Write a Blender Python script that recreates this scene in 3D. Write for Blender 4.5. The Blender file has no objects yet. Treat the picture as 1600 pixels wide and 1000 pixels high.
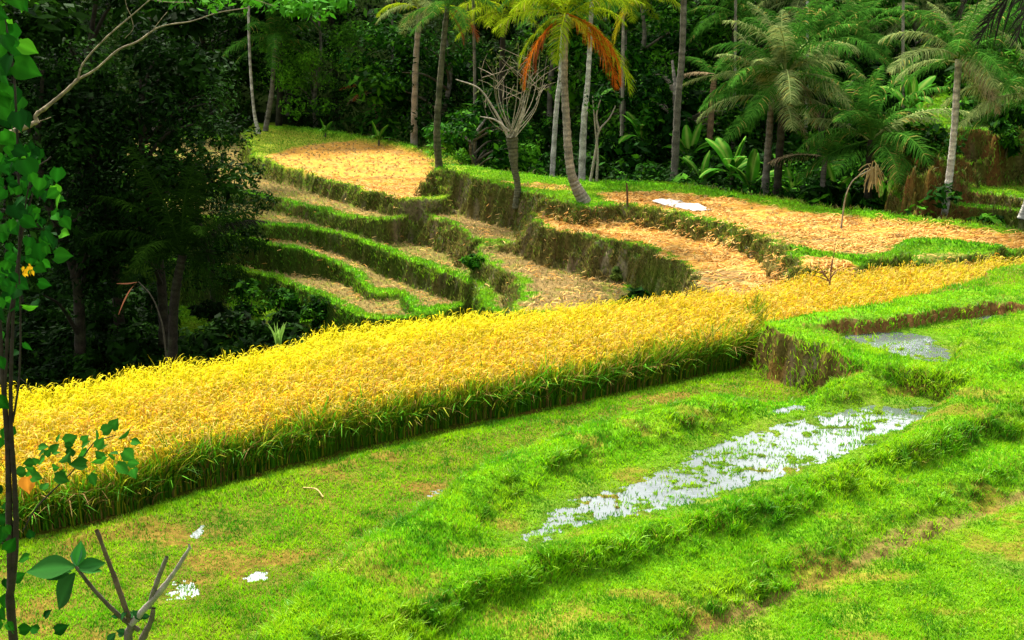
import bpy, math, random
import numpy as np
from mathutils import Vector
R = math.radians
rng = np.random.default_rng(7); random.seed(7)
S = bpy.context.scene; COL = S.collection
# ---------------------------------------------------------------- camera
F = 1931.0; PITCH = R(15); CZ = 10.0
cam = bpy.data.cameras.new('camera'); co = bpy.data.objects.new('camera', cam); COL.objects.link(co)
cam.sensor_width = 36; cam.lens = 36 * F / 1600; cam.clip_end = 1000; cam.clip_start = .05
co.location = (0, 0, CZ); co.rotation_euler = (R(90) - PITCH, 0, 0); S.camera = co
# ---------------------------------------------------------------- light
SUN_EL, SUN_AZ = R(50), R(-22)          # azimuth measured from +Y towards +X (ahead of the camera, to the left)
w = bpy.data.worlds.new('World'); S.world = w; w.use_nodes = True
nt = w.node_tree; nt.nodes.clear()
out = nt.nodes.new('ShaderNodeOutputWorld'); bg = nt.nodes.new('ShaderNodeBackground')
sky = nt.nodes.new('ShaderNodeTexSky'); sky.sky_type = 'NISHITA'; sky.sun_disc = False
sky.sun_elevation = SUN_EL; sky.sun_rotation = SUN_AZ; sky.air_density = 1.0; sky.dust_density = 3.0
hs = nt.nodes.new('ShaderNodeHueSaturation'); hs.inputs['Saturation'].default_value = .35
tc = nt.nodes.new('ShaderNodeTexCoord'); nz = nt.nodes.new('ShaderNodeTexNoise'); nz.inputs['Scale'].default_value = 2.2; nz.inputs['Detail'].default_value = 6
rp = nt.nodes.new('ShaderNodeValToRGB'); rp.color_ramp.elements[0].position = .42; rp.color_ramp.elements[1].position = .62
mx = nt.nodes.new('ShaderNodeMix'); mx.data_type = 'RGBA'; mx.inputs['B'].default_value = (13, 13, 12.6, 1)
mu = nt.nodes.new('ShaderNodeMath'); mu.operation = 'MULTIPLY'; mu.inputs[1].default_value = .85
L = nt.links.new
L(sky.outputs[0], hs.inputs['Color']); L(hs.outputs[0], mx.inputs['A']); L(tc.outputs['Generated'], nz.inputs['Vector'])
L(nz.outputs['Fac'], rp.inputs[0]); L(rp.outputs[0], mu.inputs[0]); L(mu.outputs[0], mx.inputs['Factor']); L(mx.outputs['Result'], bg.inputs[0]); L(bg.outputs[0], out.inputs[0])
# the cloud is brightest around the sun
dp = nt.nodes.new('ShaderNodeVectorMath'); dp.operation = 'DOT_PRODUCT'; dp.inputs[1].default_value = (math.sin(SUN_AZ) * math.cos(SUN_EL), math.cos(SUN_AZ) * math.cos(SUN_EL), math.sin(SUN_EL))
mr_ = nt.nodes.new('ShaderNodeMapRange'); mr_.interpolation_type = 'SMOOTHSTEP'; mr_.inputs['From Min'].default_value = .3; mr_.inputs['From Max'].default_value = .85; mr_.inputs['To Min'].default_value = .9; mr_.inputs['To Max'].default_value = 4.3
sc_ = nt.nodes.new('ShaderNodeVectorMath'); sc_.operation = 'SCALE'; sc_.inputs[0].default_value = (12.5, 12.9, 13)
L(tc.outputs['Generated'], dp.inputs[0]); L(dp.outputs['Value'], mr_.inputs['Value']); L(mr_.outputs[0], sc_.inputs['Scale']); L(sc_.outputs[0], mx.inputs['B'])
bg.inputs[1].default_value = .05
sl = bpy.data.lights.new('sun', 'SUN'); sl.energy = 4.5; sl.angle = R(4); sl.color = (1, .93, .80)
so = bpy.data.objects.new('sun', sl); COL.objects.link(so)
sd_ = Vector((math.sin(SUN_AZ) * math.cos(SUN_EL), math.cos(SUN_AZ) * math.cos(SUN_EL), math.sin(SUN_EL)))
so.rotation_euler = sd_.to_track_quat('Z', 'Y').to_euler(); so.location = (0, 0, 60)
S.view_settings.view_transform = 'Standard'; S.view_settings.look = 'None'; S.view_settings.gamma = 1
S.view_settings.exposure = 1.4
S.cycles.max_bounces = 6; S.cycles.transparent_max_bounces = 4; S.cycles.diffuse_bounces = 3

# ---------------------------------------------------------------- geometry of the picture -> places in the world
sp, cp = math.sin(PITCH), math.cos(PITCH)
def ray(px, py):
    a = (px - 800) / F; b = (500 - py) / F
    return np.array([a, cp + b * sp, -sp + b * cp])
def P(px, py, drop):
    d = ray(px, py); t = drop / -d[2]
    return (d[0] * t, d[1] * t)
def atY(px, py, Y):
    d = ray(px, py); t = Y / d[1]
    return np.array([d[0] * t, Y, CZ + d[2] * t])
def PP(pts, drop): return [P(x, y, drop) for x, y in pts]
def smooth(x, a=0., b=1.):
    t = np.clip((x - a) / (b - a), 0, 1); return t * t * (3 - 2 * t)
def _h(ix, iy, s):
    n = (ix * 374761393 + iy * 668265263 + s * 974634777) & 0x7fffffff
    n = ((n ^ (n >> 13)) * 1274126177) & 0x7fffffff
    return ((n ^ (n >> 16)) & 0xffff) / 65535.0
def noise(x, y, s=0):
    x = np.asarray(x, float); y = np.asarray(y, float)
    ix = np.floor(x).astype(np.int64); iy = np.floor(y).astype(np.int64)
    fx = x - ix; fy = y - iy; fx = fx * fx * (3 - 2 * fx); fy = fy * fy * (3 - 2 * fy)
    return ((_h(ix, iy, s) * (1 - fx) + _h(ix + 1, iy, s) * fx) * (1 - fy) + (_h(ix, iy + 1, s) * (1 - fx) + _h(ix + 1, iy + 1, s) * fx) * fy) * 2 - 1
def fbm(x, y, s=0, o=3):
    a, v, n = 1., 0., 0.
    for k in range(o):
        v = v + a * noise(x * 2 ** k + 17.3 * k, y * 2 ** k - 9.1 * k, s + k); n += a; a *= .55
    return v / n
def chaikin(p, n=2, closed=True):
    p = np.array(p, float)
    for _ in range(n):
        q = np.roll(p, -1, 0) if closed else p[1:]
        a = p if closed else p[:-1]
        p2 = np.empty((len(a) * 2, 2)); p2[0::2] = a * .75 + q * .25; p2[1::2] = a * .25 + q * .75
        if not closed: p2 = np.vstack([p[:1], p2, p[-1:]])
        p = p2
    return p
def sdist(x, y, poly, pad=2.5):
    """signed distance to polygon, positive inside (values far outside = -pad)"""
    out = np.full(x.shape, -pad)
    mn, mxx = poly.min(0) - pad, poly.max(0) + pad
    m = (x > mn[0]) & (x < mxx[0]) & (y > mn[1]) & (y < mxx[1])
    if not m.any(): return out
    X, Y = x[m], y[m]; d = np.full(X.shape, 1e9); ins = np.zeros(X.shape, bool)
    for i in range(len(poly)):
        a, b = poly[i], poly[(i + 1) % len(poly)]
        e = b - a; l2 = e @ e + 1e-12
        t = np.clip(((X - a[0]) * e[0] + (Y - a[1]) * e[1]) / l2, 0, 1)
        dx = X - a[0] - t * e[0]; dy = Y - a[1] - t * e[1]
        np.minimum(d, dx * dx + dy * dy, out=d)
        c = (a[1] > Y) != (b[1] > Y)
        if abs(e[1]) > 1e-9: ins ^= c & (X < (Y - a[1]) * e[0] / e[1] + a[0])
    d = np.sqrt(d); out[m] = np.where(ins, d, -d)
    return out
def ldist(x, y, line, pad=2.5):
    line = np.array(line); out = np.full(x.shape, pad * 1.)
    mn, mxx = line.min(0) - pad, line.max(0) + pad
    m = (x > mn[0]) & (x < mxx[0]) & (y > mn[1]) & (y < mxx[1])
    if not m.any(): return out
    X, Y = x[m], y[m]; d = np.full(X.shape, 1e9)
    for a, b in zip(line[:-1], line[1:]):
        e = b - a; t = np.clip(((X - a[0]) * e[0] + (Y - a[1]) * e[1]) / (e @ e + 1e-12), 0, 1)
        np.minimum(d, (X - a[0] - t * e[0]) ** 2 + (Y - a[1] - t * e[1]) ** 2, out=d)
    out[m] = np.sqrt(d); return out

# ---------------------------------------------------------------- materials
def new_mat(name):
    m = bpy.data.materials.new(name); m.use_nodes = True; n = m.node_tree; n.nodes.clear(); return m, n
def mat_attr(name, rough=.6, spec=.3, transl=0., nscale=0., namt=0., bump=0., ramp=None, objrand=0.):
    m, n = new_mat(name); N = n.nodes.new; K = n.links.new
    o = N('ShaderNodeOutputMaterial'); b = N('ShaderNodeBsdfPrincipled'); a = N('ShaderNodeAttribute'); a.attribute_name = 'Col'
    b.inputs['Roughness'].default_value = rough; b.inputs['Specular IOR Level'].default_value = spec
    c = a.outputs['Color']
    if nscale:
        t = N('ShaderNodeTexCoord'); z = N('ShaderNodeTexNoise'); z.inputs['Scale'].default_value = nscale; z.inputs['Detail'].default_value = 5; z.inputs['Roughness'].default_value = .65
        K(t.outputs['Object'], z.inputs['Vector'])
        mr = N('ShaderNodeMapRange'); mr.inputs['From Min'].default_value = .3; mr.inputs['From Max'].default_value = .7
        mr.inputs['To Min'].default_value = 1 - namt; mr.inputs['To Max'].default_value = 1 + namt
        K(z.outputs['Fac'], mr.inputs['Value'])
        v = N('ShaderNodeVectorMath'); v.operation = 'SCALE'; K(c, v.inputs[0]); K(mr.outputs[0], v.inputs['Scale']); c = v.outputs[0]
        if bump:
            bp = N('ShaderNodeBump'); bp.inputs['Strength'].default_value = bump; bp.inputs['Distance'].default_value = .05
            K(z.outputs['Fac'], bp.inputs['Height']); K(bp.outputs[0], b.inputs['Normal'])
    if objrand:
        oi = N('ShaderNodeObjectInfo'); mr = N('ShaderNodeMapRange'); mr.inputs['To Min'].default_value = 1 - objrand; mr.inputs['To Max'].default_value = 1 + objrand
        K(oi.outputs['Random'], mr.inputs['Value']); v = N('ShaderNodeVectorMath'); v.operation = 'SCALE'; K(c, v.inputs[0]); K(mr.outputs[0], v.inputs['Scale']); c = v.outputs[0]
    K(c, b.inputs['Base Color'])
    if transl:
        tr = N('ShaderNodeBsdfTranslucent'); mixs = N('ShaderNodeMixShader'); mixs.inputs[0].default_value = transl
        K(c, tr.inputs['Color']); K(b.outputs[0], mixs.inputs[1]); K(tr.outputs[0], mixs.inputs[2]); K(mixs.outputs[0], o.inputs['Surface'])
    else: K(b.outputs[0], o.inputs['Surface'])
    return m
M_GROUND = mat_attr('earth_and_turf', .95, .0, 0, 9., .5, .6)
M_GRASS = mat_attr('grass_blades', .55, .25, .35)
M_RICE = mat_attr('rice_plant', .7, .06, .35)
M_STRAW = mat_attr('dry_straw', .8, .1, .2)
M_LEAF = mat_attr('leaves', .7, .02, .25, 0, 0, 0, None, .3)
M_FROND = mat_attr('palm_frond', .7, .0, .28)
M_BARK = mat_attr('bark', .85, .15, 0, 14., .45, .5)
def mat_water():
    m, n = new_mat('shallow_paddy_water'); N = n.nodes.new; K = n.links.new
    o = N('ShaderNodeOutputMaterial'); b = N('ShaderNodeBsdfPrincipled'); b.inputs['Roughness'].default_value = .07
    b.inputs['IOR'].default_value = 1.6; b.inputs['Specular IOR Level'].default_value = .9
    t = N('ShaderNodeTexCoord'); z = N('ShaderNodeTexNoise'); z.inputs['Scale'].default_value = 1.3; z.inputs['Detail'].default_value = 4; K(t.outputs['Object'], z.inputs['Vector'])
    r = N('ShaderNodeValToRGB'); r.color_ramp.elements[0].color = (.035, .05, .05, 1); r.color_ramp.elements[1].color = (.12, .14, .13, 1); K(z.outputs['Fac'], r.inputs[0]); K(r.outputs[0], b.inputs['Base Color'])
    z2 = N('ShaderNodeTexNoise'); z2.inputs['Scale'].default_value = 4; K(t.outputs['Object'], z2.inputs['Vector'])
    bp = N('ShaderNodeBump'); bp.inputs['Strength'].default_value = .22; bp.inputs['Distance'].default_value = .02; K(z2.outputs['Fac'], bp.inputs['Height']); K(bp.outputs[0], b.inputs['Normal'])
    K(b.outputs[0], o.inputs['Surface']); return m
M_WATER = mat_water()

# ---------------------------------------------------------------- mesh helpers
def mesh_np(name, V, Q, Cc, mat, smooth_=True):
    V = np.ascontiguousarray(V, np.float32).reshape(-1, 3); Q = np.ascontiguousarray(Q, np.int32).reshape(-1, 4)
    me = bpy.data.meshes.new(name); me.vertices.add(len(V)); me.vertices.foreach_set('co', V.ravel())
    me.loops.add(Q.size); me.loops.foreach_set('vertex_index', Q.ravel())
    me.polygons.add(len(Q)); me.polygons.foreach_set('loop_start', np.arange(0, Q.size, 4, dtype=np.int32))
    try: me.polygons.foreach_set('loop_total', np.full(len(Q), 4, np.int32))
    except Exception: pass
    if smooth_: me.polygons.foreach_set('use_smooth', np.ones(len(Q), bool))
    at = me.color_attributes.new('Col', 'FLOAT_COLOR', 'POINT')
    c4 = np.ones((len(V), 4), np.float32); c4[:, :3] = np.clip(np.asarray(Cc).reshape(-1, 3), 0, 1); at.data.foreach_set('color', c4.ravel())
    me.update(calc_edges=True); me.validate(); me.materials.append(mat); return me
def link(name, me, parent=None, loc=None):
    o = bpy.data.objects.new(name, me); COL.objects.link(o)
    if parent is not None: o.parent = parent
    if loc is not None: o.location = loc
    return o
def tag(o, label=None, cat=None, group=None, kind=None):
    if label: o['label'] = label
    if cat: o['category'] = cat
    if group: o['group'] = group
    if kind: o['kind'] = kind
    return o
def thing(name, label, cat, loc, rz=0, group=None):
    o = bpy.data.objects.new(name, None); COL.objects.link(o); o.location = tuple(loc); o.rotation_euler = (0, 0, rz); o.empty_display_size = .3
    return tag(o, label, cat, group)
class MB:
    def __init__(s): s.v = []; s.q = []; s.c = []; s.n = 0
    def add(s, V, Q, C):
        V = np.asarray(V, float).reshape(-1, 3); C = np.asarray(C, float)
        if C.ndim == 1: C = np.tile(C, (len(V), 1))
        s.v.append(V); s.q.append(np.asarray(Q).reshape(-1, 4) + s.n); s.c.append(C.reshape(-1, 3)); s.n += len(V)
    def mesh(s, name, mat, sm=True): return mesh_np(name, np.vstack(s.v), np.vstack(s.q), np.vstack(s.c), mat, sm)
def ribbons(Pt, W, side, Cc):
    """Pt (n,k,3) W (n,k) side (n,3) Cc (n,k,3) -> V,Q,C"""
    n, k, _ = Pt.shape
    o = side[:, None, :] * W[:, :, None] * .5
    V = np.stack([Pt - o, Pt + o], 2).reshape(-1, 3); C = np.repeat(Cc.reshape(-1, 3), 2, 0)
    b = (np.arange(n) * k * 2)[:, None] + (np.arange(k - 1) * 2)[None, :]
    Q = np.stack([b, b + 1, b + 3, b + 2], -1).reshape(-1, 4)
    return V, Q, C
def unit(v): return v / (np.linalg.norm(v, axis=-1, keepdims=True) + 1e-9)
def tube(path, rad, col, ns=8, lump=0., seed=0):
    path = np.asarray(path, float); rad = np.asarray(rad, float); k = len(path)
    t = unit(np.gradient(path, axis=0)); ref = np.array([0., 1., 0.]) if abs(t[0][1]) < .8 else np.array([1., 0, 0])
    u = unit(np.cross(t, ref)); v = np.cross(t, u); a = np.linspace(0, 2 * np.pi, ns, endpoint=False)
    rr = rad[:, None] * np.ones((1, ns))
    if lump: rr = rr * (1 + lump * np.random.default_rng(seed).uniform(-1, 1, (k, ns)))
    V = path[:, None] + rr[..., None] * (np.cos(a)[None, :, None] * u[:, None] + np.sin(a)[None, :, None] * v[:, None])
    i, j = np.meshgrid(np.arange(k - 1), np.arange(ns), indexing='ij'); jn = (j + 1) % ns
    Q = np.stack([i * ns + j, i * ns + jn, (i + 1) * ns + jn, (i + 1) * ns + j], -1).reshape(-1, 4)
    C = np.asarray(col, float)
    if C.ndim == 1: C = np.tile(C, (k * ns, 1))
    elif len(C) == k: C = np.repeat(C, ns, 0)
    return V.reshape(-1, 3), Q, C
def curve(pts, n=12):
    p = np.asarray(pts, float); q = np.vstack([2 * p[0] - p[1], p, 2 * p[-1] - p[-2]]); o = []
    for i in range(1, len(q) - 2):
        for t in np.linspace(0, 1, n, endpoint=False):
            a, b, c, d = q[i - 1:i + 3]
            o.append(.5 * ((2 * b) + (c - a) * t + (2 * a - 5 * b + 4 * c - d) * t * t + (3 * b - a - 3 * c + d) * t ** 3))
    o.append(p[-1]); return np.array(o)

# ================================================================ THE GROUND (one sheet)
rs = [3.0]
while rs[-1] < 135:
    r = rs[-1]; rs.append(r + r * (.0027 if r < 30 else .0016 if r < 57 else .008))
rs = np.array(rs)
an = np.concatenate([np.arange(-100, -30, 2.), np.arange(-30, -26.2, .4), np.arange(-26.2, 26.2, .07), np.arange(26.2, 30, .4), np.arange(30, 101, 2.)])
RR, AA = np.meshgrid(rs, np.radians(an), indexing='ij'); GX = RR * np.sin(AA); GY = RR * np.cos(AA)
n1 = fbm(GX * .8, GY * .8, 3); n2 = fbm(GX * 3, GY * 3, 9); n3 = fbm(GX * 8, GY * 8, 19, 2)
left = smooth(GX, 8, -4)
D = 8.9 + 3.9 * left + .4 * n1
D = D - (D + 3) * smooth(GY + GX * .1, 60, 118)
D = np.where((GX < -14) & (GY > 50), np.minimum(D, 12.5 - (GY - 50) * .14), D)
straw = np.zeros_like(D); stub = np.zeros_like(D); mud = np.zeros_like(D); lush = np.zeros_like(D); dry = np.full_like(D, .35)
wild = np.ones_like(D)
SD = {}
def paint(key, poly, drop, w=.4, wob=.18, bund=.12, bw=.45, s=0., rough=None, lushv=0., lw=.5, dryv=None, relief=.03, isx=0):
    global D, straw, stub, lush, dry, wild, mud
    q = chaikin(poly, 2); sd = sdist(GX, GY, q); sd = sd + wob * n1 * 1.2 + wob * .8 * n2 + .07 * n3
    a = smooth(sd / w + .5)
    H = drop - bund * np.exp(-((sd - bw * .8) / bw) ** 2) + relief * n2
    D = D * (1 - a) + H * a
    straw = straw * (1 - a); stub *= (1 - a); mud *= (1 - a); wild *= (1 - a)
    nearlip = np.exp(-((sd - .25) / lw) ** 2)
    lush = lush * (1 - a) + lushv * nearlip * a
    if dryv is not None:
        b = smooth(sd / (w + .8) + 1.); dry = dry * (1 - b) + dryv * b
    if s:
        inner = smooth(sd + .25 * n2, bw * .8, bw * .8 + .4)
        if s > 0: straw = np.maximum(straw, s * inner)
        else: stub = np.maximum(stub, -s * inner)
    SD[key] = sd
def cpaint(poly, chan, val, w=.6):
    sd = sdist(GX, GY, chaikin(poly, 2)) + .35 * n2 + .3 * n1; a = smooth(sd / w + .5) * abs(val)
    g = globals(); g[chan] = g[chan] * (1 - a) + val * a if val > 0 else g[chan] * (1 - a)
def ridge(line, h, wd, lushv=.6, drop=None):
    global D, lush, straw, stub
    d = ldist(GX, GY, chaikin(line, 2, False)) + .08 * n1
    a = np.exp(-(d / wd) ** 2); D = D - h * a; lush = np.maximum(lush, a * lushv); straw = straw * (1 - a); stub = stub * (1 - a)
# --- the far terraces, from the lowest up
def V_(pts, fn): return [P(x, y, fn(x)) for x, y in pts]
fT2 = lambda x: float(np.interp(x, [480, 640], [9.45, 10.0])); gT2 = np.interp(GX, [-8.3, -4.1], [9.45, 10.0])
fT4 = lambda x: float(np.interp(x, [450, 600], [9.95, 10.75])); gT4 = np.interp(GX, [-8.6, -4.9], [9.95, 10.75])
paint('T7', PP([(250, 560), (400, 545), (560, 545), (720, 520), (720, 440), (250, 440)], 12.6), 12.6, .8, lushv=.5)
paint('T6', PP([(360, 505), (470, 512), (520, 522), (600, 528), (720, 510), (720, 440), (430, 440), (340, 470)], 11.7), 11.7, .7, lushv=.8)
paint('T5', PP([(180, 398), (260, 412), (338, 423), (406, 433), (471, 461), (528, 484), (562, 504), (640, 506), (730, 490), (730, 400), (560, 380), (380, 370), (180, 370)], 10.9), 10.9, .3, lushv=.9, s=-.9, dryv=.1)
paint('T4', V_([(240, 372), (320, 372), (365, 376), (414, 388), (497, 407), (545, 425), (562, 456), (627, 461), (640, 494), (690, 486), (780, 482), (760, 400), (650, 360), (500, 330), (365, 330), (240, 335)], fT4), gT4, .3, lushv=1., s=-.9, dryv=.1)
paint('T2', V_([(200, 345), (260, 344), (320, 343), (370, 352), (440, 357), (528, 370), (604, 396), (680, 426), (732, 446), (735, 472), (760, 500), (860, 495), (850, 410), (760, 370), (640, 325), (500, 310), (300, 310), (200, 315)], fT2), gT2, .3, lushv=1., s=-.8, dryv=.15)
paint('D3', PP([(731, 401), (762, 422), (803, 447), (812, 462), (775, 478), (800, 500), (1000, 490), (1010, 420), (850, 370), (732, 375)], 9.3), 9.3, .6, .3, bund=.05, lushv=.15, s=-1, dryv=.7)
paint('D0L', PP([(120, 270), (250, 288), (330, 296), (372, 303), (452, 321), (505, 336), (548, 344), (570, 350), (680, 340), (620, 290), (420, 235), (340, 213), (120, 218)], 9.05), 9.05, .5, .25, lushv=.8, s=-.9, dryv=.45)
paint('D2b', PP([(545, 323), (565, 320), (615, 330), (660, 341), (702, 357), (724, 374), (768, 378), (830, 387), (885, 395), (890, 340), (700, 290), (600, 285), (560, 300)], 8.95), 8.95, .7, .3, bund=.06, lushv=.12, s=-1, dryv=.75)
paint('D2', PP([(812, 325), (822, 350), (850, 362), (911, 373), (989, 387), (1027, 404), (1060, 424), (1074, 470), (1290, 480), (1290, 400), (1130, 330), (950, 310), (850, 305), (800, 310)], 8.1), 8.1, .75, .32, bund=.05, lushv=.1, s=1, dryv=.75)
paint('D0', PP([(376, 212), (382, 240), (406, 256), (482, 277), (535, 294), (589, 307), (640, 318), (740, 312), (740, 244), (690, 241), (640, 232), (530, 211), (430, 193), (390, 196)], 8.4), 8.4, .5, .28, lushv=.12, dryv=.5)
cpaint(PP([(415, 244), (470, 228), (560, 219), (640, 234), (682, 252), (676, 300), (640, 316), (585, 302), (520, 284), (460, 266), (420, 254)], 8.4), 'straw', 1., .5)
paint('D1', PP([(656, 278), (676, 266), (710, 276), (756, 288), (800, 298), (850, 312), (915, 330), (977, 323), (1047, 335), (1124, 353), (1182, 370), (1229, 396), (1250, 430), (1255, 470), (1420, 480), (1750, 460), (1750, 385), (1583, 363), (1408, 345), (1324, 333), (1260, 325), (1182, 314), (1105, 300), (1027, 290), (950, 287), (888, 280), (807, 270), (740, 261), (690, 257)], 7.5), 7.5, .65, .28, bund=.08, lushv=.4, lw=.5, dryv=.6)
cpaint(PP([(935, 301), (1027, 299), (1105, 308), (1260, 333), (1430, 352), (1590, 370), (1750, 385), (1750, 400), (1600, 388), (1450, 378), (1400, 380), (1370, 400), (1260, 394), (1190, 367), (1100, 340), (1010, 325), (950, 318)], 7.5), 'straw', 1., .5)
cpaint(PP([(1180, 360), (1300, 366), (1400, 372), (1380, 402), (1250, 395)], 7.5), 'stub', 1., .8)
cpaint(PP([(1250, 403), (1360, 415), (1350, 440), (1262, 440)], 7.5), 'straw', 1., .3)
cpaint(PP([(770, 283), (880, 290), (890, 300), (800, 292)], 7.5), 'straw', .7, .4)
cpaint(PP([(1060, 428), (1110, 418), (1200, 430), (1200, 470), (1060, 470)], 8.1), 'stub', 1., .5)
for ln in ([(1235, 396), (1300, 404), (1385, 415)], [(1400, 425), (1405, 395), (1425, 380), (1480, 383), (1590, 397)]):
    ridge(PP(ln, 7.5), .16, .2, 1.)
ridge(PP([(1400, 420), (1410, 400)], 7.5), .1, .45, 1.)
cpaint(PP([(1430, 398), (1500, 394), (1590, 404), (1700, 400), (1700, 430), (1420, 430)], 7.5), 'stub', .75, .4)
ridge(PP([(945, 291), (1027, 294), (1105, 303), (1182, 316), (1260, 327), (1324, 335), (1408, 347), (1583, 365)], 7.5), .16, .3, 1.)
ridge(PP([(400, 199), (450, 203), (530, 214), (640, 234), (690, 244)], 8.4), .2, .5, .8)
# --- terraces climbing at the right behind the dry field
def far(pts, drop, extra): return PP(pts, drop) + extra
paint('S1', far([(1370, 318), (1450, 321), (1600, 336), (1800, 350)], 7.3, [(45, 46), (45, 70), (22, 70)]), 7.35, .35, lushv=.8, dryv=.3)
paint('S2', far([(1385, 294), (1460, 300), (1600, 318), (1800, 330)], 7.0, [(45, 48), (45, 70), (22.5, 70)]), 6.95, .35, lushv=.8, dryv=.9)
paint('S3', far([(1430, 272), (1475, 262), (1500, 243), (1540, 234), (1600, 232), (1800, 240)], 5.9, [(45, 50), (45, 75), (26, 75)]), 5.85, 1.5, .7, lushv=.8, dryv=.8)
paint('S4', far([(1400, 214), (1480, 208), (1600, 216), (1800, 220)], 5.2, [(45, 54), (45, 80), (28, 80)]), 5.1, 1.2, .5, lushv=.7, dryv=.5)
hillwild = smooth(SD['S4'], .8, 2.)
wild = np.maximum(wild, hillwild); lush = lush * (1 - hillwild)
# --- the near side: rice terrace, grass paddies
RICEFAR = [(-260, 640), (30, 600), (100, 590), (200, 572), (400, 543), (480, 515), (700, 490), (900, 473), (1000, 461), (1200, 445), (1250, 431), (1400, 420), (1600, 398), (1900, 370)]
RF = PP(RICEFAR, 7.5)
paint('near', [(x, y + .25) for x, y in RF] + [(70, 10), (70, -30), (-70, -30), (-70, 22)], 8.5, .9, bund=0., dryv=.3, relief=.02)
A_LIP = [(300, 1100), (390, 1005), (500, 905), (620, 822), (720, 755), (820, 708), (960, 660), (1100, 628), (1180, 613), (1340, 600), (1430, 596)]
paint('A', PP([(-300, 950), (30, 868), (200, 826), (330, 782), (500, 740), (660, 703), (800, 672), (950, 640), (1100, 606), (1176, 592), (1400, 592), (1400, 640)], 8.4) + [(60, 20), (60, -30), (-60, -30), (-60, 8)], 8.36, .35, .12, 0., relief=.025)
paint('G1', PP(A_LIP, 7.7) + PP([(1500, 590), (1560, 540), (1800, 540)], 7.6) + [(60, 20), (60, -30), (-2, -30), (-2, 5)], 7.70, .75, .25, .10, .5, lushv=.5, lw=1.2, dryv=.2, relief=.03)
ridge(PP([(380, 1060), (470, 965), (575, 885), (680, 808), (790, 742), (900, 697), (1030, 655), (1160, 622), (1300, 606)], 7.6), .17, .55, .3)
_g = smooth(GY, 21., 23.) * smooth(SD['G1'], -.5, .4); D = D + _g * (.42 * (1 - smooth(GX, 5.4, 6.8)) - .16 * smooth(GX, 6.8, 7.9)) * smooth(GX, 3.5, 5.2)
B_ = PP([(730, 875), (790, 810), (880, 755), (1000, 712), (1100, 680), (1200, 654), (1300, 634), (1400, 618), (1476, 611), (1494, 630), (1470, 655), (1400, 694), (1250, 752), (1100, 804), (950, 838), (800, 880)], 7.87)
paint('ramp', PP([(1322, 555), (1318, 603), (1400, 606), (1492, 602), (1505, 585), (1400, 565)], 7.5), 7.52, .9, .2, .0, lushv=.2)
paint('B', B_, 7.79, .75, .2, 0, relief=.0)
Cr = PP([(1183, 510), (1200, 524), (1250, 538), (1300, 553), (1350, 568), (1420, 581), (1486, 591), (1520, 580), (1600, 570), (1850, 560)], 7.4) + PP([(1850, 440), (1600, 440), (1270, 495), (1215, 498)], 7.4)
paint('C', Cr, 7.42, .4, .2, .1, lushv=.6, dryv=1.)
Cw = PP([(1268, 512), (1390, 497), (1550, 474), (1640, 486), (1600, 500), (1535, 508), (1500, 535), (1490, 578), (1440, 572), (1380, 556), (1310, 536)], 7.6)
paint('Cw', Cw, 7.58, .35, .1, 0, relief=.0)
K_ = PP([(1262, 508), (1390, 495), (1470, 486), (1550, 472), (1640, 484), (1900, 500)], 7.3) + PP([(1900, 360), (1750, 380), (1600, 407), (1500, 440), (1420, 462), (1330, 480), (1240, 492)], 7.3)
paint('K', K_, 7.3, .16, .22, 0.02, lushv=.6, dryv=1.)
G2f = PP([(440, 1100), (640, 985), (780, 930), (860, 893), (1000, 862), (1110, 835), (1250, 785), (1400, 728), (1520, 690), (1650, 650), (1900, 590)], 7.95)
paint('G2', G2f + [(60, 10), (60, -30), (-1, -30), (-1, 5)], 8.0, .6, .25, -.03, lushv=.4, dryv=.2, relief=.03)
PT = PP([(980, 1030), (1100, 985), (1250, 915), (1450, 822), (1640, 745), (1900, 640)], 8.4)
paint('PT', PT + [(60, 10), (60, -30), (3, -30), (1.5, 5)], 8.28, 1.3, .3, -.03, dryv=.25, relief=.03)
ridge(PP([(-200, 905), (30, 862), (200, 822), (330, 778), (500, 735), (660, 697), (800, 665), (950, 632), (1100, 600), (1175, 585)], 8.4), .15, .38, .8)
ridge(PP([(760, 915), (850, 880), (960, 852), (1110, 818), (1255, 766), (1405, 708), (1490, 662)], 7.7), .10, .32, .3)
pathd = ldist(GX, GY, chaikin(PP([(1020, 1045), (1150, 985), (1300, 915), (1450, 850), (1600, 790), (1800, 700)], 8.5), 2, False)) + .15 * n1
D += .06 * np.exp(-(pathd / .25) ** 2)
# puddle basins
fine = .6 * fbm(GX * 2.0, GY * 3.2, 31, 3) + 1.0 * fbm(GX * 6, GY * 9., 35, 3)
BASINS = {}
def basin(poly, key, strength):
    global D, mud
    sd = sdist(GX, GY, chaikin(poly, 2)); BASINS[key] = sd; a = smooth(sd, -.3, .6) * strength
    D = D + a * (.069 + .085 * fine); mud = np.maximum(mud, smooth(sd, -.6, .4) * .75)
D = D + np.where(SD['B'] > 0, -.045 * smooth(SD['B'], 0, .5) * 0, 0)
basin(PP([(1120, 682), (1300, 634), (1470, 620), (1480, 645), (1400, 688), (1250, 742), (1100, 793), (950, 818), (830, 845), (845, 785), (1000, 742)], 7.8), 'b0', 1.)
basin(PP([(780, 825), (870, 815), (890, 850), (820, 872)], 7.8), 'b1', .85)
basin(PP([(1290, 522), (1400, 510), (1490, 535), (1492, 582), (1440, 578), (1380, 560)], 7.6), 'c0', 1.1)
basin(PP([(1480, 492), (1570, 482), (1590, 492), (1500, 503)], 7.6), 'c1', 1.)
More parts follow.
